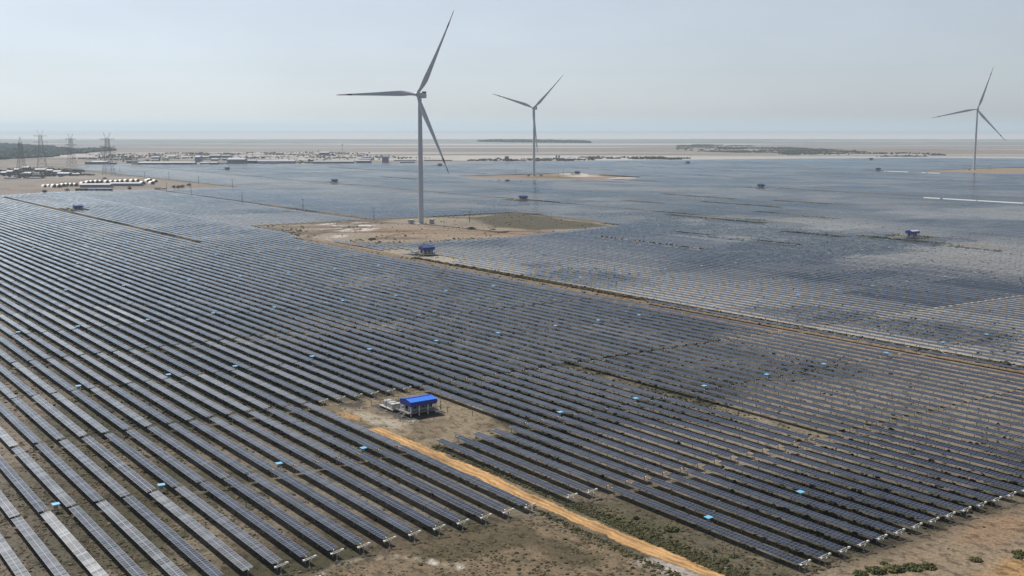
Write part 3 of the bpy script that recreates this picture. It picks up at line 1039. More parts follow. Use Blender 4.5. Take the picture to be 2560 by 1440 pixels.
for j, (u, vsl) in lines.items():
    c_ = 0
    for v in vsl:
        v = float(v[0] if isinstance(v, tuple) else v)
        # stand in the lane between two rows
        kk = round((v - ROW0) / PITCHR - .5)
        v = row_v(kk) + PITCHR * .5 + (.35 if j < 2 else 0)
        if any(float(poly_sd(np.array([v]), np.array([u]), P)[0]) < 15 for P in EXC): continue
        if any(abs(v - hv) < 18 and abs(u - hu) < 30 for hv, hu in HUTS): continue
        if abs(v - 390) < 10 and u < 850: continue
        if u > 1630 and v < 660: continue
        qx, qy, _ = project([(v, u, 2)])
        if not (0 < qx[0] < 2560 and qy[0] < 1440): continue
        c_ += 1; nth += 1
        if nth > 190: break
        o = copy_tree(cproto) if not first else cproto
        first = False
        o.location = (v, u, 0)
        o.rotation_euler = (0, 0, random.gauss(0, .05))
        lab = f"small pale blue inverter canopy, {ordw(c_)} from the left in the {ordw(j + 1)} line of canopies up"
        tag(o, lab, "inverter canopy", "pale blue canopies between the rows")

# ------------------------------------------------------------------ wind turbines
def blade_mesh(Rb):
    st_ = [(0.0, 1.25, 1.25, 0), (.03, 1.2, 1.2, 0), (.07, 1.35, 1.0, .25), (.12, 1.85, .72, .32), (.18, 2.2, .5, .30), (.25, 2.05, .40, .24), (.35, 1.72, .32, .17),
           (.5, 1.3, .24, .10), (.65, .98, .17, .06), (.78, .74, .12, .03), (.80, .70, .12, .03), (.86, .60, .10, .02), (.87, .58, .10, .02), (.93, .42, .08, 0), (.935, .41, .08, 0), (.985, .22, .05, -.02), (1.0, .05, .02, -.02)]
    n = 14
    mb = MB()
    P, Fc, mi = [], [], []
    for (r, ch, th, tw) in st_:
        ch *= 1.22 if r > .05 else 1.1
        th *= 1.15
        for i in range(n):
            a = 2 * math.pi * i / n
            x = ch * math.cos(a) + (ch * .45 if r > .05 else ch * .2 * r / .05) * 1.0
            y = th * math.sin(a) * (1 - .35 * math.cos(a) if r > .05 else 1)
            # prebend: tip leans upwind
            P.append((x * math.cos(tw) - y * math.sin(tw), x * math.sin(tw) + y * math.cos(tw) - 0.055 * Rb * r * r, 1.2 + r * (Rb - 1.2)))
    bands = []
    for k in range(len(st_) - 1):
        for i in range(n):
            j = (i + 1) % n
            (bands if st_[k][0] in (.80, .935, .985) else Fc).append((k * n + i, k * n + j, (k + 1) * n + j, (k + 1) * n + i))
    mb.add(P, Fc, 0)
    mb.f += bands
    mb.m += [1] * len(bands)
    mb.f.append(tuple(range(n))[::-1]); mb.m.append(0)
    return mb.mesh("blade", [M['turbine'], M['red']], smooth=True)

def turbine(base, hubz, Rb, az_deg, phase_deg, label):
    """az_deg: bearing (clockwise from +Y) the rotor faces"""
    t_ = thing("wind_turbine", label, "wind turbine", base, 0, "three bladed white wind turbines")
    tw = MB().lathe([(2.45, .5), (2.4, 8), (2.3, hubz * .45), (2.05, hubz * .75), (1.75, hubz - 2.6)], 32)
    part("tower", tw.mesh("tower", M['turbine'], True), t_)
    for fz in (.28, .55, .8):
        rr_ = float(np.interp(fz, [0, .45, .75, 1], [2.45, 2.3, 2.05, 1.75])) + .03
        part("flange_ring", MB().lathe([(rr_, 0), (rr_, .35)], 32).mesh("flange_ring", M['grey'], True), t_, (0, 0, hubz * fz))
    part("foundation", MB().lathe([(4.2, 0), (4.0, .35), (2.7, .5)], 28).mesh("foundation", M['concrete'], True), t_)
    part("door", MB().box((0, 0, 0), (1.0, .12, 2.2)).mesh("door", M['grey']), t_, (-.9, -2.3, 1.8), (0, 0, R(-20)))
    # nacelle frame: local -Y is upwind
    rz = math.pi - R(az_deg)
    nac = bpy.data.objects.new("nacelle", None)
    nm = MB()
    prof = [(-2.6, 1.3, 1.4), (-2.0, 1.85, 1.9), (1, 2.05, 2.1), (8.5, 2.05, 2.1), (9.4, 1.75, 1.8)]
    P, Fc = [], []
    for (y, hx, hz_) in prof:
        for (cx_, cz_) in ((-1, -.8), (-.8, -1), (.8, -1), (1, -.8), (1, .8), (.8, 1), (-.8, 1), (-1, .8)):
            P.append((cx_ * hx, y, cz_ * hz_))
    for q in range(len(prof) - 1):
        for i in range(8):
            j = (i + 1) % 8
            Fc.append((q * 8 + j, q * 8 + i, (q + 1) * 8 + i, (q + 1) * 8 + j))
    Fc += [tuple(range(8)), tuple(range(32, 40))[::-1]]
    nm.add(P, Fc)
    tilt = Euler((R(-5), 0, rz))
    na = part("nacelle", nm.mesh("nacelle", M['turbine']), t_, (0, 0, hubz), tilt)
    cool = MB()
    for i in range(4):
        cool.box((-1.6 + i * 1.07, 0, 1.0), (.9, .5, 1.7), 1)
    cool.box((0, 0, 1.95), (4.4, .6, .15)).box((0, 0, .1), (4.4, .6, .12))
    for i in range(5):
        cool.box((-2.13 + i * 1.065, 0, 1.0), (.14, .6, 1.8))
    co = obj("cooler", cool.mesh("cooler", [M['grey'], M['dark']]), na, (0, 7.6, 2.1))
    obj("wind_mast", MB().beam((0, 0, 0), (0, 0, 2.6), .1).beam((-.5, 0, 2.3), (.5, 0, 2.3), .06).mesh("wind_mast", M['grey']), na, (.6, 9.0, 2.1))
    mt = tilt.to_matrix()
    hubc = Vector((0, 0, hubz)) + mt @ Vector((0, -4.6, 0))
    hp = MB().lathe([(1.75, -1.9), (2.0, -.9), (2.05, .4), (1.7, 1.5), (.9, 2.2), (.1, 2.4)], 24)
    hub = part("hub", hp.mesh("hub", M['turbine'], True), t_, hubc, (mt @ Euler((R(90), 0, 0)).to_matrix()).to_euler())
    bm = blade_mesh(Rb)
    for q in range(3):
        a = R(phase_deg + 120 * q)
        # blade axis local Z -> rotor plane, counter-clockwise seen from upwind; cone 4.5 deg upwind
        rot = mt @ Matrix.Rotation(R(90) - a, 3, 'Y') @ Matrix.Rotation(R(3.4), 3, 'X') @ Matrix.Rotation(R(-8), 3, 'Z')
        part("blade", bm, t_, hubc, rot.to_euler())
    return t_
hd = math.degrees(HEAD)
turbine((547.4, 921.5, 0), 121.0, 85.5, hd + 180 + 27, 180, "largest white wind turbine standing on the bare reddish pad among the solar rows")
turbine((1282.6, 1736.7, 0), 128.0, 88.5, hd + 180 + 28, 162, "middle white wind turbine on the far sandy pad, one blade hanging along its tower")
turbine((2253, 1432.7, 0), 131.0, 93.5, hd + 180 + 30, 192, "farthest white wind turbine, standing alone at the right over the distant field")

# gear standing round the tower foot
def kiosk(loc, s, label, m='grey', rz=0):
    t_ = thing("transformer_kiosk", label, "transformer", loc, rz)
    part("cabinet", MB().box((0, 0, s[2] / 2 + .3), s).mesh("cabinet", M[m]), t_)
    part("plinth", MB().box((0, 0, .15), (s[0] + .5, s[1] + .5, .3)).mesh("plinth", M['concrete']), t_)
    part("cooling_fins", MB().box((s[0] / 2 + .25, 0, s[2] / 2 + .2), (.4, s[1] * .8, s[2] * .7)).mesh("cooling_fins", M['darksteel']), t_)
    part("roof", MB().box((0, 0, s[2] + .36), (s[0] + .25, s[1] + .25, .12)).mesh("roof", M['white']), t_)
kiosk((541, 930, 0), (4.5, 3, 3.6), "grey transformer kiosk left of the largest turbine's tower foot")
kiosk((556.5, 917, 0), (3.2, 3.2, 4.2), "grey switchgear kiosk just right of the largest turbine's tower foot", rz=.4)
kiosk((1273, 1742, 0), (5, 3, 3.6), "grey transformer kiosk left of the middle turbine's tower foot")
kiosk((1294, 1730, 0), (4, 3, 4), "grey kiosk right of the middle turbine's tower foot")
kiosk((2243, 1438, 0), (5, 3, 3.4), "grey kiosk left of the farthest turbine's tower foot")

# ------------------------------------------------------------------ blue roofed inverter huts
def hut_meshes():
    LX, LY, ZE, ZR, PZ = 9.6, 6.6, 4.68, 5.35, 1.15
    h = {}
    rf1 = MB(); rf2 = MB()
    yc = LY / 2
    def slope(mb, y0, y1, z0, z1):
        n = 12
        for i in range(n):           # trapezoid ribs of the sheet
            xa, xb = -.1 + (LX + .2) * i / n, -.1 + (LX + .2) * (i + 1) / n
            xr = xa + .12
            mb.add([(xa, y0, z0 + .05), (xr, y0, z0 + .05), (xr, y1, z1 + .05), (xa, y1, z1 + .05)], [(0, 1, 2, 3)])
            mb.add([(xr, y0, z0), (xb, y0, z0), (xb, y1, z1), (xr, y1, z1)], [(0, 1, 2, 3)])
            mb.add([(xr, y0, z0 + .05), (xr, y0, z0), (xr, y1, z1), (xr, y1, z1 + .05)], [(0, 1, 2, 3)])
            mb.add([(xa, y0, z0), (xa, y0, z0 + .05), (xa, y1, z1 + .05), (xa, y1, z1)], [(0, 1, 2, 3)])
    slope(rf1, -.15, yc, ZE, ZR)
    slope(rf2, LY + .15, yc, ZE, ZR)
    h['roof'] = [rf1.mesh("roof", M['blue']), rf2.mesh("roof", M['blue'])]
    h['ridge'] = MB().box((LX / 2, yc, ZR + .06), (LX + .2, .5, .06)).mesh("ridge_cap", M['bluedeep'])
    fa = []
    zb = 3.25
    fa.append(MB().box((LX / 2, -.12, (zb + ZE) / 2 - .02), (LX + .1, .06, ZE - zb)).mesh("fascia", M['bluedeep']))
    fa.append(MB().box((LX / 2, LY + .12, (zb + ZE) / 2 - .02), (LX + .1, .06, ZE - zb)).mesh("fascia", M['bluedeep']))
    for x in (-.06, LX + .06):
        p = [(x, -.08, zb), (x, LY + .08, zb), (x, LY + .08, ZE - .03), (x, yc, ZR - .03), (x, -.08, ZE - .03)]
        q = [(x + .05, b, c_) for (_, b, c_) in p]
        mb = MB().add(p + q, [(0, 1, 2, 3, 4), (9, 8, 7, 6, 5)] + [(i, (i + 1) % 5, 5 + (i + 1) % 5, 5 + i) for i in range(5)])
        fa.append(mb.mesh("gable_panel", M['bluedeep']))
    h['fascia'] = fa
    h['col'] = MB().box((0, 0, 2.3), (.26, .26, 4.5)).mesh("column", M['white'])
    h['colp'] = [(x, y) for x in (.15, LX / 3, 2 * LX / 3, LX - .15) for y in (.15, LY - .15)]
    h['platform'] = MB().box((LX / 2 - .3, LY / 2, PZ), (LX + 1.4, LY + .6, .3)).mesh("platform", M['slab'])
    h['cab'] = MB().box((0, 0, 1.05), (1.25, .9, 2.1)).box((0, -.47, 1.3), (.9, .04, 1.2), 1).mesh("inverter_cabinet", [M['grey'], M['dark']])
    h['cabp'] = [(1.1 + i * 1.45, y) for i in range(6) for y in (2.0, 4.6)]
    rl = MB()
    for x in (-.9, LX + .3):
        for y in (.1, LY / 2, LY - .1):
            rl.beam((x, y, PZ + .15), (x, y, PZ + 1.2), .06)
        rl.beam((x, 0, PZ + 1.2), (x, LY, PZ + 1.2), .06).beam((x, 0, PZ + .7), (x, LY, PZ + .7), .05)
    h['rail'] = rl.mesh("railing", M['steel'])
    st_ = MB()
    for i in range(6):
        st_.box((-1.6 - i * .28, 1.2, PZ - i * .2), (.3, 1.2, .06))
    st_.beam((-1.4, .6, PZ), (-3.2, .6, 0), .12).beam((-1.4, 1.8, PZ), (-3.2, 1.8, 0), .12)
    h['stairs'] = st_.mesh("stairs", M['darksteel'])
    return h
HM = hut_meshes()
hut_labels = [
    "nearest blue-roofed inverter hut on stilts at the head of the orange road",
    "blue-roofed inverter hut at the corner of the reddish turbine pad",
    "inverter hut with dull blue roof among pale rows in the upper left field",
    "inverter hut with glinting white roof slope, alone in the right field",
    "distant blue inverter hut on the track right of the largest turbine",
    "distant dark inverter hut with small reddish track, right of centre",
    "distant blue inverter hut on the long track left of the largest turbine",
    "far blue inverter hut at the left below the village sheds",
    "far inverter hut on the sandy pad just right of the middle turbine",
    "far inverter hut between the largest turbine's tower and its lowest blade tip",
    "far inverter hut near the field's upper edge with a bright white patch beside it",
    "far inverter hut left of the short gleaming white solar row",
    "farthest inverter hut at the field's upper right edge"]
DULLED = {}
M['dull_blue'] = mat("dull_blue_sheet", (0.035, 0.09, 0.28), 0.4, noise=0.2, nscale=0.5)
M['glint'] = mat("glinting_roof_sheet", (0.55, 0.60, 0.70), 0.3)  # roof glint painted as a pale sheet colour
hproto = None
for i, (hv, hu) in enumerate(HUTS):
    if hproto is None:
        h_ = thing("inverter_hut", hut_labels[0], "inverter hut", (hv, hu, 0), 0, "blue roofed inverter huts")
        for m_ in HM['roof']: part("roof", m_, h_)
        part("ridge_cap", HM['ridge'], h_)
        for m_ in HM['fascia']: part(m_.name.split('.')[0], m_, h_)
        for (x, y) in HM['colp']: part("column", HM['col'], h_, (x, y, 0))
        part("platform", HM['platform'], h_)
        for (x, y) in HM['cabp']: part("inverter_cabinet", HM['cab'], h_, (x, y, 1.3))
        part("railing", HM['rail'], h_)
        part("stairs", HM['stairs'], h_)
        hproto = h_
    else:
        h_ = copy_tree(hproto)
        h_.location = (hv, hu, 0)
        tag(h_, hut_labels[i], "inverter hut", "blue roofed inverter huts")
        h_.scale = (1, 1, 1.28)
        for ch in CHILDREN[h_.name]:          # the far roofs are a duller blue
            if ch.name.startswith("roof"):
                key = ch.data.name
                if key not in DULLED:
                    DULLED[key] = ch.data.copy(); DULLED[key].materials[0] = M['dull_blue']
                ch.data = DULLED[key]
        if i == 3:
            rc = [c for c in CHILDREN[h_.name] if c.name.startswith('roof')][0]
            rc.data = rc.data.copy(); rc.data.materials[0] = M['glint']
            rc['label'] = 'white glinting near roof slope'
        if i in (3,): h_.location = (hv - 3, hu + 3, 0)

# transformer skids behind each hut
def skid_meshes():
    s = {}
    s['platform'] = MB().box((0, 0, 1.0), (4.6, 9.0, .25)).box((-1.9, -4, .45), (.35, .35, .9)).box((1.9, -4, .45), (.35, .35, .9)).box((-1.9, 4, .45), (.35, .35, .9)).box((1.9, 4, .45), (.35, .35, .9)).mesh("platform", M['concrete'])
    s['tank'] = MB().box((0, 0, 1.0), (1.9, 1.7, 2.0)).box((1.2, 0, 1.0), (.45, 1.5, 1.5), 1).box((-1.2, 0, 1.0), (.45, 1.5, 1.5), 1).beam((-.5, 0, 2.0), (-.5, 0, 2.7), .18).beam((0, 0, 2.0), (0, 0, 2.7), .18).beam((.5, 0, 2.0), (.5, 0, 2.7), .18).mesh("transformer_tank", [M['wallw'], M['grey']])
    s['cab'] = MB().box((0, 0, .95), (1.4, 1.3, 1.9)).box((0, 0, 1.95), (1.55, 1.45, .1)).mesh("switch_cabinet", M['wallw'])
    s['tray'] = MB().box((0, 0, 0), (.5, 8.4, .12)).mesh("cable_tray", M['steel'])
    return s
SM = skid_meshes()
sproto = None
SKID_AT = ["the nearest blue-roofed inverter hut", "the hut at the corner of the reddish turbine pad", "the dull blue hut among pale rows, upper left field",
           "the hut with a glinting white roof in the right field", "the distant hut on the track right of the largest turbine", "the distant dark hut right of centre",
           "the distant hut on the track left of the largest turbine", "the far hut below the village sheds at left", "the far hut on the middle turbine's sandy pad",
           "the far hut between the largest turbine's tower and blade tip", "the far hut beside a bright white patch", "the far hut left of the short gleaming row", "the farthest hut at upper right"]
for i, (hv, hu) in enumerate(HUTS):
    lab = "white transformer skid behind " + SKID_AT[i]
    if sproto is None:
        s_ = thing("transformer_skid", lab, "transformer", (hv + .4, hu + 13.0, -.1), 0, "white transformer skids behind the huts")
        part("platform", SM['platform'], s_)
        part("transformer_tank", SM['tank'], s_, (0, 2.4, 1.13)); part("transformer_tank", SM['tank'], s_, (0, -.6, 1.13))
        part("switch_cabinet", SM['cab'], s_, (-1.2, -3.1, 1.13)); part("switch_cabinet", SM['cab'], s_, (.6, -3.1, 1.13))
        part("cable_tray", SM['tray'], s_, (1.95, 0, 1.9))
        s_.scale = (1, 1, .82)
        sproto = s_
    else:
        s_ = copy_tree(sproto)
        s_.location = (hv + .4, hu + 13.0, -.1)
        tag(s_, lab, "transformer", "white transformer skids behind the huts")

# dark gravel bed, fence posts and mast at the near hut
def sheet(name, poly, z, m, jit=.4, kind="structure", col=None):
    pts = []
    for i in range(len(poly)):
        a, b = Vector(poly[i]), Vector(poly[(i + 1) % len(poly)])
        n = max(1, int((b - a).length / 1.2))
        for j in range(n):
            p = a.lerp(b, j / n)
            pts.append((p.x + random.uniform(-jit, jit), p.y + random.uniform(-jit, jit), z))
    me = bpy.data.meshes.new(name)
    me.from_pydata(pts, [], [tuple(range(len(pts)))])
    me.materials.append(m)
    return obj(name, me, kind=kind)
M['gravel'] = mat("dark_gravel", (0.05, 0.048, 0.046), 0.95, noise=0.55, nscale=2.5, bump=0.6)
sheet("gravel_bed", [(169.6, 298.5), (174.0, 295.8), (185.8, 298.0), (186.2, 312), (184, 322), (170.8, 321)], 0.025, M['gravel'], .25)
for i, (hv, hu) in enumerate(HUTS[1:6]):
    sheet("gravel_bed", [(hv - 5, hu - 3), (hv + 12, hu - 3), (hv + 12, hu + 20), (hv - 6, hu + 22)], 0.03, M['gravel'], .6)
fp = [((169.1, 298.9), "dark fence post at the near left corner of the blue hut's gravel"), ((168.4, 297.6), "dark leaning fence post below the blue hut's gravel bed"),
      ((170.6, 320.5), "dark fence post at the far left corner of the blue hut's gravel"), ((186.2, 298.5), "dark fence post at the right corner of the blue hut's gravel"),
      ((186.3, 302.5), "dark fence post right of the blue hut, second from the corner"), ((186.4, 307), "dark fence post right of the blue hut, third from the corner"),
      ((190.6, 290.5), "lone dark post in the yard right of the blue hut"), ((162, 163), "thin dark post in the scrub beside the orange road, upper"),
      ((165, 159.6), "thin dark post on bare earth right of the orange road, middle"), ((170.9, 159.5), "thin dark post with a small bush near the lowest solar row")]
fm = MB().box((0, 0, .9), (.16, .16, 1.8)).mesh("fence_post", M['wood'])
fcap = MB().box((0, 0, 1.83), (.2, .2, .07)).mesh("cap", M['darksteel'])
for (p, lab) in fp:
    t_ = thing("fence_post", lab, "post", (p[0], p[1], 0), 0, "dark fence posts")
    part("shaft", fm, t_); part("cap", fcap, t_)
def mast(loc, h, label, name="lightning_mast", cat="mast"):
    t_ = thing(name, label, cat, loc)
    part("shaft", MB().beam((0, 0, 0), (0, 0, h * .6), .16, n=6).beam((0, 0, h * .6), (0, 0, h), .08, n=6).mesh("shaft", M['steel']), t_)
    part("footing", MB().box((0, 0, .15), (.7, .7, .3)).mesh("footing", M['concrete']), t_)
mast((171.0, 311.1, 0), 11, "slim lightning mast beside the nearest hut's white transformers")
mast((177.5, 318.0, 0), 11, "slim lightning mast behind the nearest hut's white transformers")
mast((185.2, 301.0, 0), 9, "slim lightning mast at the right end of the nearest blue hut")
t_ = thing("rubble_pile", "pale rubble pile below the nearest blue hut's gravel bed", "rubble", (170.6, 294.6, 0))
for q in range(14):
    s = random.uniform(.3, .8)
    mb = MB()
    mb.lathe([(s * .6, 0), (s * .55, s * .25), (s * .25, s * .5)], 6)
    part("stone", mb.mesh("stone", M['stone']), t_, (random.gauss(0, 1.0), random.gauss(0, .7), 0), (random.uniform(-.3, .3), random.uniform(-.3, .3), random.uniform(0, 3)))

# ------------------------------------------------------------------ power line poles
def pole(loc, h, label):
    t_ = thing("power_pole", label, "power pole", loc, 0, "power poles along the field tracks")
    part("shaft", MB().beam((0, 0, 0), (0, 0, h), .75, n=8, w2=.42).mesh("shaft", M['wood']), t_)
    part("crossarm", MB().box((0, 0, h - .7), (2.8, .22, .22)).mesh("crossarm", M['darksteel']), t_)
    for x in (-1.2, 0, 1.2):
        part("insulator", MB().beam((x, 0, h - .6), (x, 0, h - .1), .16, n=6).mesh("insulator", M['grey']), t_)
PL = [((530, 1146), 13.2, "power pole on the track left of the largest turbine, nearest the pad"), ((529, 981), 12.5, "power pole at the reddish pad's upper left corner"),
      ((598, 915), 11.0, "power pole just right of the largest turbine's foot"), ((533, 1328), 13, "power pole on the dark track, second up from the pad's corner"),
      ((538, 1523), 12, "power pole where the dark track meets the tent camp road"), ((540, 1632), 12, "power pole beside the small pale huts near the camp"),
      ((654, 2096), 13, "power pole on the pale field's left edge, farthest but one"), ((658, 1973), 13, "power pole on the pale field's left edge behind the tents"),
      ((645, 1789), 13.5, "power pole on the pale field's left edge right of the tents"), ((648, 1651), 13.5, "power pole at the pale field's lower left corner"),
      ((672, 2311), 12, "power pole beside the rightmost lattice pylon"), ((1277, 1654), 13, "tall dark pole on the far sandy pad right of the middle turbine"),
      ((1375, 1764), 12, "thin pole on the far sandy pad left of its hut"), ((1345, 1884), 12, "thin pole behind the middle turbine at left"),
      ((1408, 2122), 12, "thin pole standing alone in the far pale field"), ((2303, 2361), 13, "thin pole at the far field edge right of the middle turbine"),
      ((2228, 1440), 11, "thin pole left of the farthest turbine's tower"), ((2285, 1415), 11, "thin pole right of the farthest turbine's tower")]
for (p, h, lab) in PL:
    pole((p[0], p[1], 0), h, lab)

# ------------------------------------------------------------------ lattice pylons
def pylon(loc, H, label, twin=True, rz=0.0, arms=3):
    t_ = thing("transmission_pylon", label, "pylon", loc, rz, "lattice transmission pylons")
    wb, wt = H * .115, H * .035
    wa = H * .055
    zb = H * .86
    def cor(z):
        f = z / zb
        w_ = wb + (wa - wb) * min(f / .55, 1) if f < .55 else wa + (wt - wa) * (f - .55) / .45
        return w_
    lv = [0, .16, .30, .42, .52, .61, .69, .77, .84, .9, .95, 1.0]
    for (sx, sy) in ((-1, -1), (1, -1), (1, 1), (-1, 1)):
        mb = MB()
        for a, b in zip(lv[:-1], lv[1:]):
            mb.beam((sx * cor(a * zb), sy * cor(a * zb), a * zb), (sx * cor(b * zb), sy * cor(b * zb), b * zb), .62)
        part("leg", mb.mesh("leg", M['darksteel']), t_)
    mb = MB()
    for a, b in zip(lv[:-1], lv[1:]):
        A, B, za, zc = cor(a * zb), cor(b * zb), a * zb, b * zb
        for (p, q) in (((-1, -1), (1, -1)), ((1, -1), (1, 1)), ((1, 1), (-1, 1)), ((-1, 1), (-1, -1))):
            mb.beam((p[0] * A, p[1] * A, za), (q[0] * B, q[1] * B, zc), .34, n=3)
            mb.beam((q[0] * A, q[1] * A, za), (p[0] * B, p[1] * B, zc), .34, n=3)
            mb.beam((p[0] * B, p[1] * B, zc), (q[0] * B, q[1] * B, zc), .3, n=3)
    part("lattice_bracing", mb.mesh("lattice_bracing", M['darksteel']), t_)
    zs = [.98, .78, .60][:arms] if arms == 3 else [.80]
    for z in zs:
        mb = MB()
        for s in (-1, 1):
            zz, w_ = z * zb, cor(z * zb)
            tip = (s * (w_ + H * .13), 0, zz + H * .01)
            for sy in (-1, 1):
                mb.beam((s * w_, sy * w_, zz), tip, .42, n=3)
                mb.beam((s * w_, sy * w_, zz - H * .035), tip, .42, n=3)
            mb.beam(tip, (tip[0], 0, tip[2] - H * .06), .5, n=4)
        part("cross_arm", mb.mesh("cross_arm", M['darksteel']), t_)
    mb = MB()
    for s in (-1, 1):
        if twin:
            mb.beam((s * wt, 0, zb), (s * (wt + H * .05), 0, H), .5)
            mb.beam((0, 0, zb + 1), (s * (wt + H * .05), 0, H), .3)
        else:
            mb.beam((s * wt, 0, zb), (0, 0, H), .6)
    part("peak", mb.mesh("peak", M['darksteel']), t_)
PR = -HEAD
pylon((484.9, 2302.1, 0), 74, "leftmost near lattice pylon with a single pointed peak and one arm pair", False, PR, 1)
pylon((655.3, 2889.2, 0), 86, "tall lattice pylon with horned peak, second from the left before the dark thicket", True, PR + .3)
pylon((692.2, 2758.9, 0), 78, "slim lattice pylon with horned peak, third from the left", True, PR - .2)
pylon((636.4, 2263.6, 0), 82.5, "rightmost lattice pylon with horned peak behind the white tents", True, PR)
pylon((600, 3150, 0), 66, "faint distant lattice pylon in the haze at the far left", False, PR, 1)
# slim telecom masts of the village
def telecom(loc, h, label):
    t_ = thing("telecom_mast", label, "mast", loc)
    mb = MB()
    for q in range(3):
        a = 2 * math.pi * q / 3
        mb.beam((1.1 * math.cos(a), 1.1 * math.sin(a), 0), (.5 * math.cos(a), .5 * math.sin(a), h), .28, n=4)
    for i in range(12):
        z0, z1 = h * i / 12, h * (i + 1) / 12
        for q in range(3):
            a, b = 2 * math.pi * q / 3, 2 * math.pi * (q + 1) / 3
            r0, r1 = 1.1 - .6 * i / 12, 1.1 - .6 * (i + 1) / 12
            mb.beam((r0 * math.cos(a), r0 * math.sin(a), z0), (r1 * math.cos(b), r1 * math.sin(b), z1), .2, n=3)
    part("lattice", mb.mesh("lattice", M['darksteel']), t_)
    part("antenna", MB().box((0, 0, h - 2), (2.6, 2.6, 4)).mesh("antenna", M['grey']), t_)
p = at(856, 396); telecom(p, 43, "slim telecom mast rising above the village sheds left of the largest turbine")
p = at(797, 392); telecom(p, 22, "faint short mast in the village left of the telecom mast")

# ------------------------------------------------------------------ buildings
def building(loc, sx, sy, h, label, wall='wallw', roof='roofw', rz=0.0, gable=0.0, name="shed", cat="building", windows=0, over=.3):
    t_ = thing(name, label, cat, loc, rz, "sheds and houses beyond the field")
    part("wall", MB().box((0, 0, h / 2), (sx, sy, h)).mesh("wall", M[wall]), t_)
    mb = MB()
    if gable:
        x, y = sx / 2 + over, sy / 2 + over
        mb.add([(-x, -y, h + .01), (x, -y, h + .01), (x, y, h + .01), (-x, y, h + .01), (-x, 0, h + gable), (x, 0, h + gable)],
               [(0, 1, 5, 4), (2, 3, 4, 5), (1, 2, 5), (3, 0, 4), (3, 2, 1, 0)])
    else:
        mb.box((0, 0, h + .16), (sx + 2 * over, sy + 2 * over, .3))
    part("roof", mb.mesh("roof", M[roof]), t_)
    for i in range(windows):
        x = -sx / 2 + sx * (i + .5) / windows
        part("window", MB().box((x, -sy / 2 - .03, h * .55), (sx / windows * .45, .1, h * .35)).mesh("window", M['winm']), t_)
    return t_

def row_building(x0, x1, y, hp, label, wall, roof, depth=14, gable=0, windows=0):
    """a building whose front spans pixels x0..x1 of the survey photo, foot at row y"""
    a, b = at(x0, y), at(x1, y)
    c_ = (a + b) / 2
    d_ = (b - a)
    L = d_.length
    dist = c_.length
    h = hp * dist / FPX
    rz = math.atan2(d_.y, d_.x)
    n = Vector((-d_.y, d_.x, 0)).normalized()
    return building(c_ + n * depth / 2, L, depth, h, label, wall, roof, rz, gable, windows=windows)

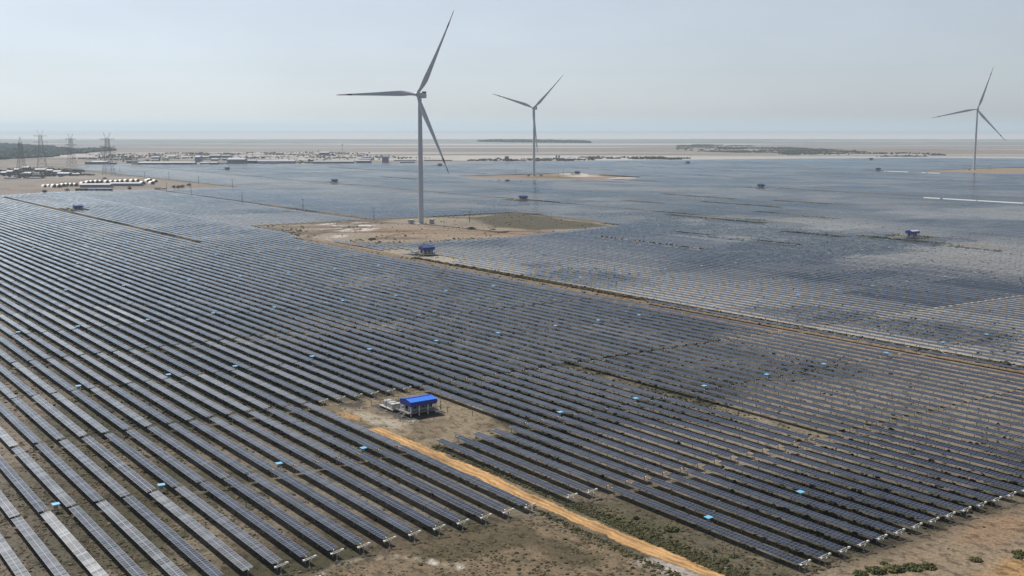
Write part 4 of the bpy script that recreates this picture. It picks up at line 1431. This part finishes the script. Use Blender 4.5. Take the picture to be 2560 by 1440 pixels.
B = [  # left px, right px, foot row, wall height px, label, wall, roof, depth, gable
    (345, 486, 412, 5, "longest white-roofed shed of the village's front row, left", 'wallb', 'roofw', 22, 2.5),
    (329, 356, 411, 9, "pale house at the left end of the longest white-roofed shed", 'wallw', 'roofw', 14, 0),
    (432, 456, 412, 4, "blue-grey lean-to below the longest shed, left one", 'wallb', 'roofg', 8, 0),
    (458, 481, 412, 4, "blue-grey lean-to below the longest shed, right one", 'wallb', 'roofg', 8, 0),
    (500, 522, 411, 4, "low blue-roofed shed right of the longest shed", 'wallb', 'roofg', 14, 2),
    (524, 543, 412, 5, "low dark shed with pale roof in the village's front row", 'walld', 'roofw', 14, 2),
    (546, 566, 411, 4, "low grey house next to the dark front shed", 'wallw', 'roofg', 12, 0),
    (568, 612, 410, 11, "large blue-grey hipped hall in the village's front row", 'wallb', 'roofg', 30, 4),
    (487, 500, 405, 12, "tall blue-grey hall end behind the front row", 'wallb', 'roofg', 26, 4),
    (616, 640, 409, 7, "white barn with open front right of the blue-grey hall", 'walld', 'roofw', 18, 2),
    (642, 736, 409, 6, "long blue shed with white roof edge before the thicket of trees", 'wallb', 'roofg', 20, 2),
    (648, 668, 410, 4, "small blue lean-to under the long blue shed, left", 'wallb', 'roofw', 8, 0),
    (674, 692, 410, 4, "small blue lean-to under the long blue shed, right", 'wallb', 'roofw', 8, 0),
    (782, 802, 409, 5, "first white-roofed shed in the row of five", 'wallb', 'roofw', 18, 2),
    (803, 823, 409, 5, "second white-roofed shed in the row of five", 'wallb', 'roofw', 18, 2),
    (824, 843, 409, 5, "third white-roofed shed in the row of five", 'wallb', 'roofw', 18, 2),
    (844, 863, 409, 5, "fourth white-roofed shed in the row of five", 'wallb', 'roofw', 18, 2),
    (864, 884, 409, 5, "fifth white-roofed shed in the row of five", 'wallb', 'roofw', 18, 2),
    (890, 924, 408, 6, "wide white-roofed hall left of the round tanks", 'wallb', 'roofw', 40, 2),
    (905, 926, 397, 5, "grey block behind the wide white-roofed hall", 'wallb', 'roofw', 26, 0),
    (955, 970, 407, 15, "tall pale cube building right of the arched hall", 'wallb', 'roofw', 24, 0),
    (984, 1040, 403, 3, "long low white-roofed shed left of the largest turbine's tower", 'wallw', 'roofw', 18, 0),
    (1000, 1036, 408, 3, "low dark yard shed before the long low white shed", 'walld', 'roofg', 12, 0),
    (1060, 1130, 402, 2, "long low reddish wall right of the largest turbine's tower", 'walld', 'roofg', 10, 0),
    (1262, 1272, 403, 12, "dark blue square tower block left of the middle turbine", 'walld', 'roofg', 14, 0),
    (1272, 1280, 402, 5, "low annex right of the dark square tower block", 'walld', 'roofg', 12, 0),
    (1357, 1380, 401, 6, "pale shed right of the middle turbine's tower", 'wallw', 'roofg', 14, 2),
    (1300, 1316, 403, 4, "small white house left of the middle turbine", 'wallw', 'roofw', 10, 0),
    (1412, 1436, 402, 5, "dark shed right of the twin silos", 'walld', 'roofg', 14, 1.5),
    (212, 228, 411, 6, "dark shed with white roof at the pale field's upper left tip", 'wallb', 'roofw', 16, 0),
    (229, 268, 411, 6, "long dark shed with bright roof behind the rightmost pylon", 'wallb', 'roofw', 18, 2),
    (272, 288, 411, 4, "small dark house right of the rightmost pylon", 'walld', 'roofg', 12, 0),
    (316, 330, 408, 5, "dark square house left of the longest shed", 'walld', 'roofg', 12, 0),
    (500, 522, 396, 4, "pale blue-roofed house in the village's back rows, left", 'wallb', 'roofw', 14, 2),
    (524, 550, 394, 5, "blue-roofed hall at the village's back, centre", 'wallb', 'roofg', 18, 3),
    (552, 576, 393, 4, "long pale roof at the village's back, right", 'wallb', 'roofw', 16, 2),
    (528, 544, 402, 4, "blue house with pale roof in the village's middle", 'wallb', 'roofw', 12, 2),
    (556, 566, 401, 4, "small dark house in the village's middle", 'walld', 'roofg', 10, 1),
    (585, 598, 398, 4, "pale house right of the village's middle", 'wallw', 'roofg', 12, 2),
    (420, 438, 394, 3, "long dark roof among trees behind the longest shed", 'walld', 'roofg', 14, 2),
    (455, 470, 396, 3, "small grey house behind the longest shed", 'wallb', 'roofg', 12, 2),
    (378, 398, 397, 4, "blue house behind the longest shed, left", 'wallb', 'roofg', 14, 2),
    (404, 418, 399, 3, "dark hut behind the longest shed's middle", 'walld', 'roofg', 12, 0),
    (690, 708, 387, 4, "distant dark house with a courtyard above the long blue shed", 'walld', 'roofg', 16, 2),
    (800, 822, 387, 5, "distant dark blue hall behind the row of five sheds", 'walld', 'roofg', 20, 4),
    (660, 690, 384, 2, "long dark wall at the back of the village", 'walld', 'roofg', 12, 0),
    (1, 14, 438, 6, "dark house in the left village, at the picture edge", 'walld', 'roofg', 14, 2),
    (16, 30, 434, 5, "blue-grey house in the left village, second from the edge", 'wallb', 'roofg', 14, 2),
    (10, 38, 447, 3, "long pale-roofed shed in front of the left village", 'wallw', 'roofg', 12, 0),
    (34, 46, 429, 5, "dark house behind the left village's pale-roofed shed", 'walld', 'roofg', 14, 2),
    (54, 70, 424, 5, "dark shed right of the leftmost near pylon's legs", 'walld', 'roofg', 16, 2),
    (58, 76, 437, 4, "blue-grey house at the foot of the leftmost near pylon", 'wallb', 'roofg', 12, 2),
    (80, 96, 440, 4, "low pale house right of the leftmost near pylon", 'wallw', 'roofg', 12, 0),
    (70, 98, 447, 3, "low white wall house in front of the left village", 'wallw', 'roofg', 12, 0),
    (115, 130, 430, 4, "white-roofed house between the left pylons", 'wallb', 'roofg', 12, 2),
    (132, 150, 433, 4, "grey house right of the white-roofed one", 'wallw', 'roofg', 14, 2),
    (142, 172, 439, 5, "dark blue shed below the slim pylon", 'wallb', 'roofg', 16, 2),
    (178, 198, 438, 3, "low dark shed right of the dark blue shed", 'walld', 'roofg', 12, 1),
    (86, 112, 427, 3, "long grey roof behind the left village", 'wallb', 'roofg', 14, 2),
]
for (x0, x1, y, hp, lab, wl, rf, dp, gb) in B:
    row_building(x0, x1, y, hp, lab, wl, rf, dp, gb)
# arched hall, round tanks, silos
def barrel(loc, L, r, rz, label, name="tent", cat="tent", cloth='tarp', end='tentend', sag=1.0, group=None):
    t_ = thing(name, label, cat, loc, rz, group)
    n = 12
    P, Fc = [], []
    for y in (0, L):
        for i in range(n + 1):
            a = math.pi * i / n
            P.append((r * math.cos(a), y, r * math.sin(a) * sag))
    for i in range(n):
        Fc.append((i, i + 1, n + 2 + i, n + 1 + i))
    part("cloth_roof", MB().add(P, Fc).mesh("cloth_roof", M[cloth], True), t_)
    for (y, s) in ((.05, 1), (L - .05, -1)):
        E_ = [(p[0] * .985, y, p[2] * .985) for p in P[:n + 1]]
        f = tuple(range(n + 1))
        part("end_wall", MB().add(E_, [f if s > 0 else f[::-1]]).mesh("end_wall", M[end]), t_)
    part("door", MB().box((0, -.03, r * sag * .28), (r * .5, .12, r * sag * .56)).mesh("door", M['dark']), t_)
    return t_
p = at(928, 402); barrel((p.x, p.y, 0), 34, 9, -HEAD + R(90), "arched grey-white hall between the round tank and the tall cube", "arched_hall", "building", 'roofw', 'wallb', .9)
for (x, lab) in ((1391, "left twin grey silo standing above the dark sheds"), (1397.5, "right twin grey silo standing above the dark sheds")):
    p = at(x, 401)
    t_ = thing("silo", lab, "silo", p, 0, "twin silos")
    part("drum", MB().lathe([(2.4, 0), (2.4, 15.5)], 18).mesh("drum", M['concrete'], True), t_)
    part("cone_roof", MB().lathe([(2.5, 15.5), (.4, 17.5)], 18).mesh("cone_roof", M['grey'], True), t_)
p = at(910, 399)
t_ = thing("storage_tank", "round grey storage tank left of the arched hall", "tank", p)
part("drum", MB().lathe([(7, 0), (7, 8)], 24).mesh("drum", M['wallb'], True), t_)
part("lid", MB().lathe([(7.2, 8), (.3, 9.6)], 24).mesh("lid", M['roofw'], True), t_)

# white barrel tents of the workers' camp
tents = [(113, 468), (125, 467), (137, 469), (149, 469), (160, 467), (170, 466), (180, 466), (191, 466), (209, 463), (222, 460), (232, 459), (244, 458), (254, 457),
         (269, 457), (282, 457), (294, 457), (305, 456), (318, 455), (333, 455), (345, 454), (359, 461), (371, 455), (382, 461), (377, 453), (390, 456)]
# deduplicated in order from the left
nt_ = len(tents)
for i, (x, y) in enumerate(tents):
    p = at(x, y)
    r = 2.8 if i < 2 else (3.9 if y > 457 else 3.4)
    barrel((p.x, p.y, 0), 11, r, -HEAD + R(40), f"white barrel tent with dark arched end, {ordw(i + 1)} from the left in the camp", sag=1.35, group="white barrel tents of the camp")
W = [(199, 275, 469, 7, "long white camp building in front of the tents, left half", 'wallb', 'roofw', 15, 1.5), (274, 351, 465, 6, "long white camp building in front of the tents, right half", 'wallb', 'roofw', 15, 1.5),
     (240, 277, 478, 6, "small white camp cabin before the long buildings", 'wallb', 'roofw', 9, 0), (218, 238, 477, 4, "small blue camp cabin before the long buildings", 'wallb', 'bluedeep', 8, 0),
     (188, 214, 477, 5, "olive camp hut left of the small blue cabin", 'walld', 'tentend', 8, 0), (386, 400, 474, 5, "small pale hut right of the tents by the track", 'wallw', 'roofw', 6, 0),
     (404, 413, 474, 4, "second small pale hut right of the tents", 'wallw', 'roofw', 6, 0)]
for (x0, x1, y, hp, lab, wl, rf, dp, gb) in W:
    row_building(x0, x1, y, hp, lab, wl, rf, dp, gb, windows=0)

# ------------------------------------------------------------------ vegetation
def lump_cloud(name, pos, size, tint, label=None, kind="stuff", parent=None, flat=.75, m='leaf'):
    """many leafy lumps in one mesh: each a jagged 6-sided clump of faces"""
    n = len(pos)
    a = np.arange(5) * 2 * np.pi / 5
    tmpl = np.concatenate([np.stack([np.cos(a), np.sin(a), np.zeros(5) - .1], 1), np.stack([.75 * np.cos(a + .6), .75 * np.sin(a + .6), np.full(5, .6)], 1), [[0, 0, 1.0]]])
    fc = []
    for i in range(5):
        j = (i + 1) % 5
        fc += [(i, j, 5 + i), (j, 5 + j, 5 + i), (5 + i, 5 + j, 10)]
    fc = np.array(fc)
    V = np.repeat(tmpl[None], n, 0)
    V = V * (1 + rng.uniform(-.38, .38, (n, 11, 1)))
    rot = rng.uniform(0, 6.28, n)
    c_, s_ = np.cos(rot)[:, None], np.sin(rot)[:, None]
    X, Y = V[..., 0] * c_ - V[..., 1] * s_, V[..., 0] * s_ + V[..., 1] * c_
    size = np.asarray(size)
    V = np.stack([X * size[:, None], Y * size[:, None], V[..., 2] * size[:, None] * flat], -1) + np.asarray(pos)[:, None, :]
    Fi = (fc[None] + (np.arange(n) * 11)[:, None, None]).reshape(-1, 3)
    me = fast_mesh(name, V.reshape(-1, 3), Fi.ravel(), 3, [M[m]])
    ca_ = me.color_attributes.new("tint", 'FLOAT_COLOR', 'POINT')
    cc = np.repeat(np.concatenate([np.asarray(tint), np.ones((n, 1))], 1)[:, None], 11, 1)
    ca_.data.foreach_set("color", cc.astype(np.float32).ravel())
    o = obj(name, me, parent)
    if kind: o["kind"] = kind
    if label: o["label"] = label
    return o
def tints(n, base, var=.35):
    base = np.array(base)
    k = rng.uniform(1 - var, 1 + var, (n, 1))
    h = rng.uniform(-.15, .15, (n, 1))
    return np.clip(.72 * base * k * np.concatenate([1 + h, np.ones((n, 1)), 1 - h], 1), .01, .4)

# scrub among the near rows
def scatter(n, x0, x1, y0, y1):
    return rng.uniform(x0, x1, n), rng.uniform(y0, y1, n)
x, y = scatter(230000, 30, 330, 118, 480)
cl = vnoise(x, y, 28, 21, 4)
dens = sstep(.42, .62, cl) * (.25 + .75 * sstep(250, 140, x)) + .10
dens *= .35 + 1.1 * sstep(.42, .6, vnoise(x, y, 3.5, 23, 2))
dens *= np.where((x > 176) & (y < 143), .05, 1)
road = (np.abs(x - 158.4) < 3.2) & (y < 300)
yard = (x > 156) & (x < 198) & (y > 268) & (y < 330)
keep = (rng.random(len(x)) < dens * .62) & ~road & (~yard | (rng.random(len(x)) < .10))
x, y = x[keep], y[keep]
sz = np.minimum(rng.gamma(2.2, .075, len(x)) + .08, .6)
tt = tints(len(x), (0.084, 0.076, 0.040))
dry = rng.random(len(x)) < .45
tt[dry] = tints(int(dry.sum()), (0.16, 0.125, 0.076), .3)
lump_cloud("scrub", np.stack([x, y, np.zeros(len(x))], 1), sz, tt, "low scrub growing between the near solar rows", flat=.55)
# taller weeds along the rows, dark and dense to deepen the shade under them
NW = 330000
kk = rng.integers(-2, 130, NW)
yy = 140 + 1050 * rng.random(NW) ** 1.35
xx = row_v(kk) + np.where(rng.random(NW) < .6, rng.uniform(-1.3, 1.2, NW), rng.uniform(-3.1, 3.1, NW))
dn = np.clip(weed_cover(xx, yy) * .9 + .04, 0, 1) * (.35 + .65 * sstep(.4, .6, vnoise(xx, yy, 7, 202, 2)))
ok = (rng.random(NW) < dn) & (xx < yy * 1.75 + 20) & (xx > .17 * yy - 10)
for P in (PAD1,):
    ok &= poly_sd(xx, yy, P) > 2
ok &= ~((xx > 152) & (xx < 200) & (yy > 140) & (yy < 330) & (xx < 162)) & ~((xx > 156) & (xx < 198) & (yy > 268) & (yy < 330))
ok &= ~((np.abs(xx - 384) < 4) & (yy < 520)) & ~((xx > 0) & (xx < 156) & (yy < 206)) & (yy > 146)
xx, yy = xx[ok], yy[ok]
lump_cloud("weed_shade_lines", np.stack([xx, yy, np.zeros(len(xx))], 1), np.minimum(rng.gamma(3, .1, len(xx)) + .12, .85), tints(len(xx), (0.034, 0.036, 0.019)), "dark weeds along the solar rows, put in also to deepen their shade")
px_, py_2, sz_ = [], [], []
for (mv, a, b) in MISSING:  # dark lumps stand in for the shade seen in the row gaps
    n = int((b - a) * (2.0 if mv > 700 else 1.2))
    px_ += list(rng.uniform(mv - 5, mv + 6, n)); py_2 += list(rng.uniform(a, b, n)); sz_ += list(rng.uniform(.5, 1.3, n) if mv > 300 else rng.uniform(.15, .5, n))
lump_cloud("lane_shade", np.stack([px_, py_2, np.zeros(len(px_))], 1), np.array(sz_), tints(len(px_), (0.04, 0.042, 0.025)), "dark clumps put in as shade in the gaps where rows are left out")
# hedge of weeds on the far side of the main corridor
n = 2600
yy = rng.uniform(215, 680, n); xx = 397.5 + rng.normal(0, .8, n)
lump_cloud("verge_weeds", np.stack([xx, yy, np.zeros(n)], 1), rng.gamma(4, .16, n) + .15, tints(n, (0.06, 0.055, 0.028)), "dark weeds along the reddish maintenance track")
# verge of the orange road
n = 7000
yy = rng.uniform(150, 268, n); xx = np.where(rng.random(n) < .12, 154.6 - rng.gamma(2, .5, n), 161.5 + rng.gamma(2, .9, n))
q = (yy < 206) | (xx < 163.0)
xx, yy = xx[q], yy[q]
lump_cloud("road_verge", np.stack([xx, yy, np.zeros(len(xx))], 1), np.minimum(rng.gamma(2.5, .08, len(xx)) + .08, .6), tints(len(xx), (0.085, 0.08, 0.037), .5), "green scrub along the orange road")
# scrub round the turbine pad
n = 5000
xx, yy = rng.uniform(398, 702, n), rng.uniform(756, 985, n)
q = (poly_sd(xx, yy, PAD1) < -2) & (rng.random(n) < .08 + .9 * sstep(.5, .6, vnoise(xx, yy, 40, 301, 3)) * ((yy < 790) | (xx < 430)))
xx, yy = xx[q], yy[q]
lump_cloud("pad_scrub", np.stack([xx, yy, np.zeros(len(xx))], 1), rng.gamma(3, .16, len(xx)) + .15, tints(len(xx), (0.085, 0.08, 0.045)), "grey-green scrub on the turbine pad")

def bush(loc, r, label, col=(0.105, 0.108, 0.045), name="bush", n=170, tall=.36, trunk=False, group=None):
    t_ = thing(name, label, "tree" if trunk else "bush", loc, 0, group)
    pts = rng.normal(0, 1, (n, 3))
    pts /= np.linalg.norm(pts, axis=1)[:, None]
    pts *= (rng.random((n, 1)) ** .5) * r
    pts[:, 2] = np.abs(pts[:, 2]) * tall + (r * .5 if trunk else 0)
    o = lump_cloud("crown", pts, rng.uniform(.10, .26, n) * r, tints(n, col, .5), None, None, t_, .9)
    if trunk:
        part("trunk", MB().beam((0, 0, 0), (0, 0, r), r * .16, n=6, w2=r * .1).mesh("trunk", M['bark']), t_)
    else:
        part("stem", MB().beam((0, 0, 0), (.1, 0, r * .4), .1, n=5).mesh("stem", M['bark']), t_)
    return t_
for (x, y, r, lab) in ((2150, 1436, 1.5, "round green bush at the bottom edge, leftmost of the front clump"), (2190, 1429, 1.9, "broad green bush in the middle of the front clump"),
                       (2235, 1425, 2.0, "broad green bush right of the middle of the front clump"), (2280, 1421, 1.9, "green bush near the right end of the front clump"),
                       (2320, 1418, 1.7, "green bush at the right end of the front clump"), (2208, 1409, .9, "small dark bush just above the front clump"),
                       (2440, 1401, 1.3, "lone bush on bare earth right of the front clump"), (2548, 1384, 1.4, "green bush at the right picture edge"), (2545, 1394, 1.0, "small bush below the right edge bush"),
                       (1835, 1392, 1.0, "small bush round a thin dark post near the lowest solar row"), (1678, 1325, 1.7, "dark bush in the verge below the lowest solar rows"),
                       (930, 599, 3.0, "dark bush standing alone on the reddish turbine pad"), (1178, 573, 4.0, "flat dark bush at the end of the turbine's shadow"),
                       (1810, 1402, 1.1, "dull green bush where the orange road meets pale ground")):
    p = at(x, y)
    bush((p.x, p.y, 0), r, lab)
for (x, y, lab) in ((436, 473, "dark round tree right of the camp, leftmost of three"), (446, 473, "dark round tree right of the camp, middle of three"), (456, 472, "dark round tree right of the camp, rightmost of three"), (473, 467, "small dark tree up the slope from the three round trees"),
                    (112, 484, "small dark tree left of the camp's white buildings"), (168, 480, "low dark tree before the olive camp hut"), (262, 451, "dark tree behind the row of tents"), (324, 476, "small dark tree on the bare ground right of the white cabin")):
    p = at(x, y)
    bush((p.x, p.y, 0), 3.6, lab, (0.07, 0.064, 0.05), "tree", 60, 1.1, True, "dark trees round the camp")
# boulder-like spoil heaps on the middle turbine's pad edge
for (x, y, r, lab) in ((1225, 452, 3, "small dark spoil heap left on the middle turbine's pad edge"), (1247, 453, 3.6, "dark spoil heap, second from left on the middle pad's edge"), (1269, 454, 6, "largest dark spoil heap on the middle turbine's pad edge"), (1287, 455, 2.6, "tiny dark spoil heap right of the largest on the middle pad"), (1302, 454, 3, "rightmost dark spoil heap on the middle turbine's pad edge")):
    p = at(x, y)
    bush((p.x, p.y, 0), r, lab, (0.07, 0.06, 0.06), "spoil_heap", 40, .5)

# far thickets that read as one mass
def thicket(name, poly, n, size, col, label, seed, thr=(.3, .55), nsc=250):
    P = np.array([(q.x, q.y) for q in poly])
    xx, yy = rng.uniform(P[:, 0].min(), P[:, 0].max(), n), rng.uniform(P[:, 1].min(), P[:, 1].max(), n)
    q = (poly_sd(xx, yy, P.tolist()) + 160 * (vnoise(xx, yy, nsc, seed, 3) - .5) < 0) & (rng.random(n) < sstep(*thr, vnoise(xx, yy, nsc * .6, seed + 9, 4)))
    xx, yy = xx[q], yy[q]
    lump_cloud(name, np.stack([xx, yy, np.zeros(len(xx))], 1), rng.uniform(.6, 1.2, len(xx)) * size, tints(len(xx), col, .3), label, flat=.9)
thicket("thicket", [at(-60, 399), at(30, 400), at(60, 393), at(100, 393), at(180, 387), at(285, 376), at(270, 373), at(200, 376), at(160, 377), at(155, 373), at(110, 368), at(0, 362), at(-80, 362)], 60000, 9,
        (0.06, 0.09, 0.095), "dark bluish thicket far off at the left", 401, (.12, .3))
thicket("thicket", [at(1680, 375), at(1760, 379), at(1900, 384), at(2000, 389), at(2120, 393), at(2300, 393), at(2420, 391), at(2300, 383), at(2160, 377), at(2000, 371), at(1900, 366), at(1750, 362), at(1690, 364)], 40000, 4.5,
        (0.085, 0.1, 0.09), "grey-green thicket beyond the right field", 402, (.50, .70))
thicket("thicket", [at(1200, 355), at(1330, 356), at(1480, 357.5), at(1475, 355.5), at(1330, 352.5), at(1240, 352)], 9000, 11, (0.04, 0.06, 0.055), "thin blue tree line near the horizon", 403, (.2, .4))
thicket("thicket", [at(1480, 398), at(1700, 399), at(1690, 393), at(1480, 393)], 2500, 4, (0.05, 0.05, 0.04), "dark scrub line along the far field edge", 404, (.45, .6), 80)
thicket("thicket", [at(210, 405), at(640, 400), at(640, 384), at(480, 381), at(210, 388)], 4500, 3.2, (0.075, 0.085, 0.085), "trees scattered through the village", 405, (.5, .62), 90)
thicket("thicket", [at(640, 400), at(900, 402), at(1040, 396), at(900, 381), at(640, 381)], 3000, 3.2, (0.07, 0.08, 0.08), "trees scattered behind the village sheds", 406, (.5, .62), 90)
thicket("thicket", [at(0, 446), at(100, 447), at(200, 440), at(200, 426), at(90, 420), at(0, 424)], 2200, 3.2, (0.06, 0.065, 0.07), "trees scattered through the left village", 407, (.4, .6), 60)
thicket("thicket", [at(740, 409), at(772, 409), at(778, 402), at(742, 402)], 90, 4.5, (0.04, 0.05, 0.04), "dark trees between the long blue shed and the row of five", 408, (.0, .2), 60)
thicket("thicket", [at(1160, 402), at(1260, 404), at(1460, 403), at(1470, 398), at(1300, 397), at(1170, 398)], 900, 4, (0.05, 0.05, 0.05), "dark scrub round the works near the middle turbine", 409, (.4, .6), 60)
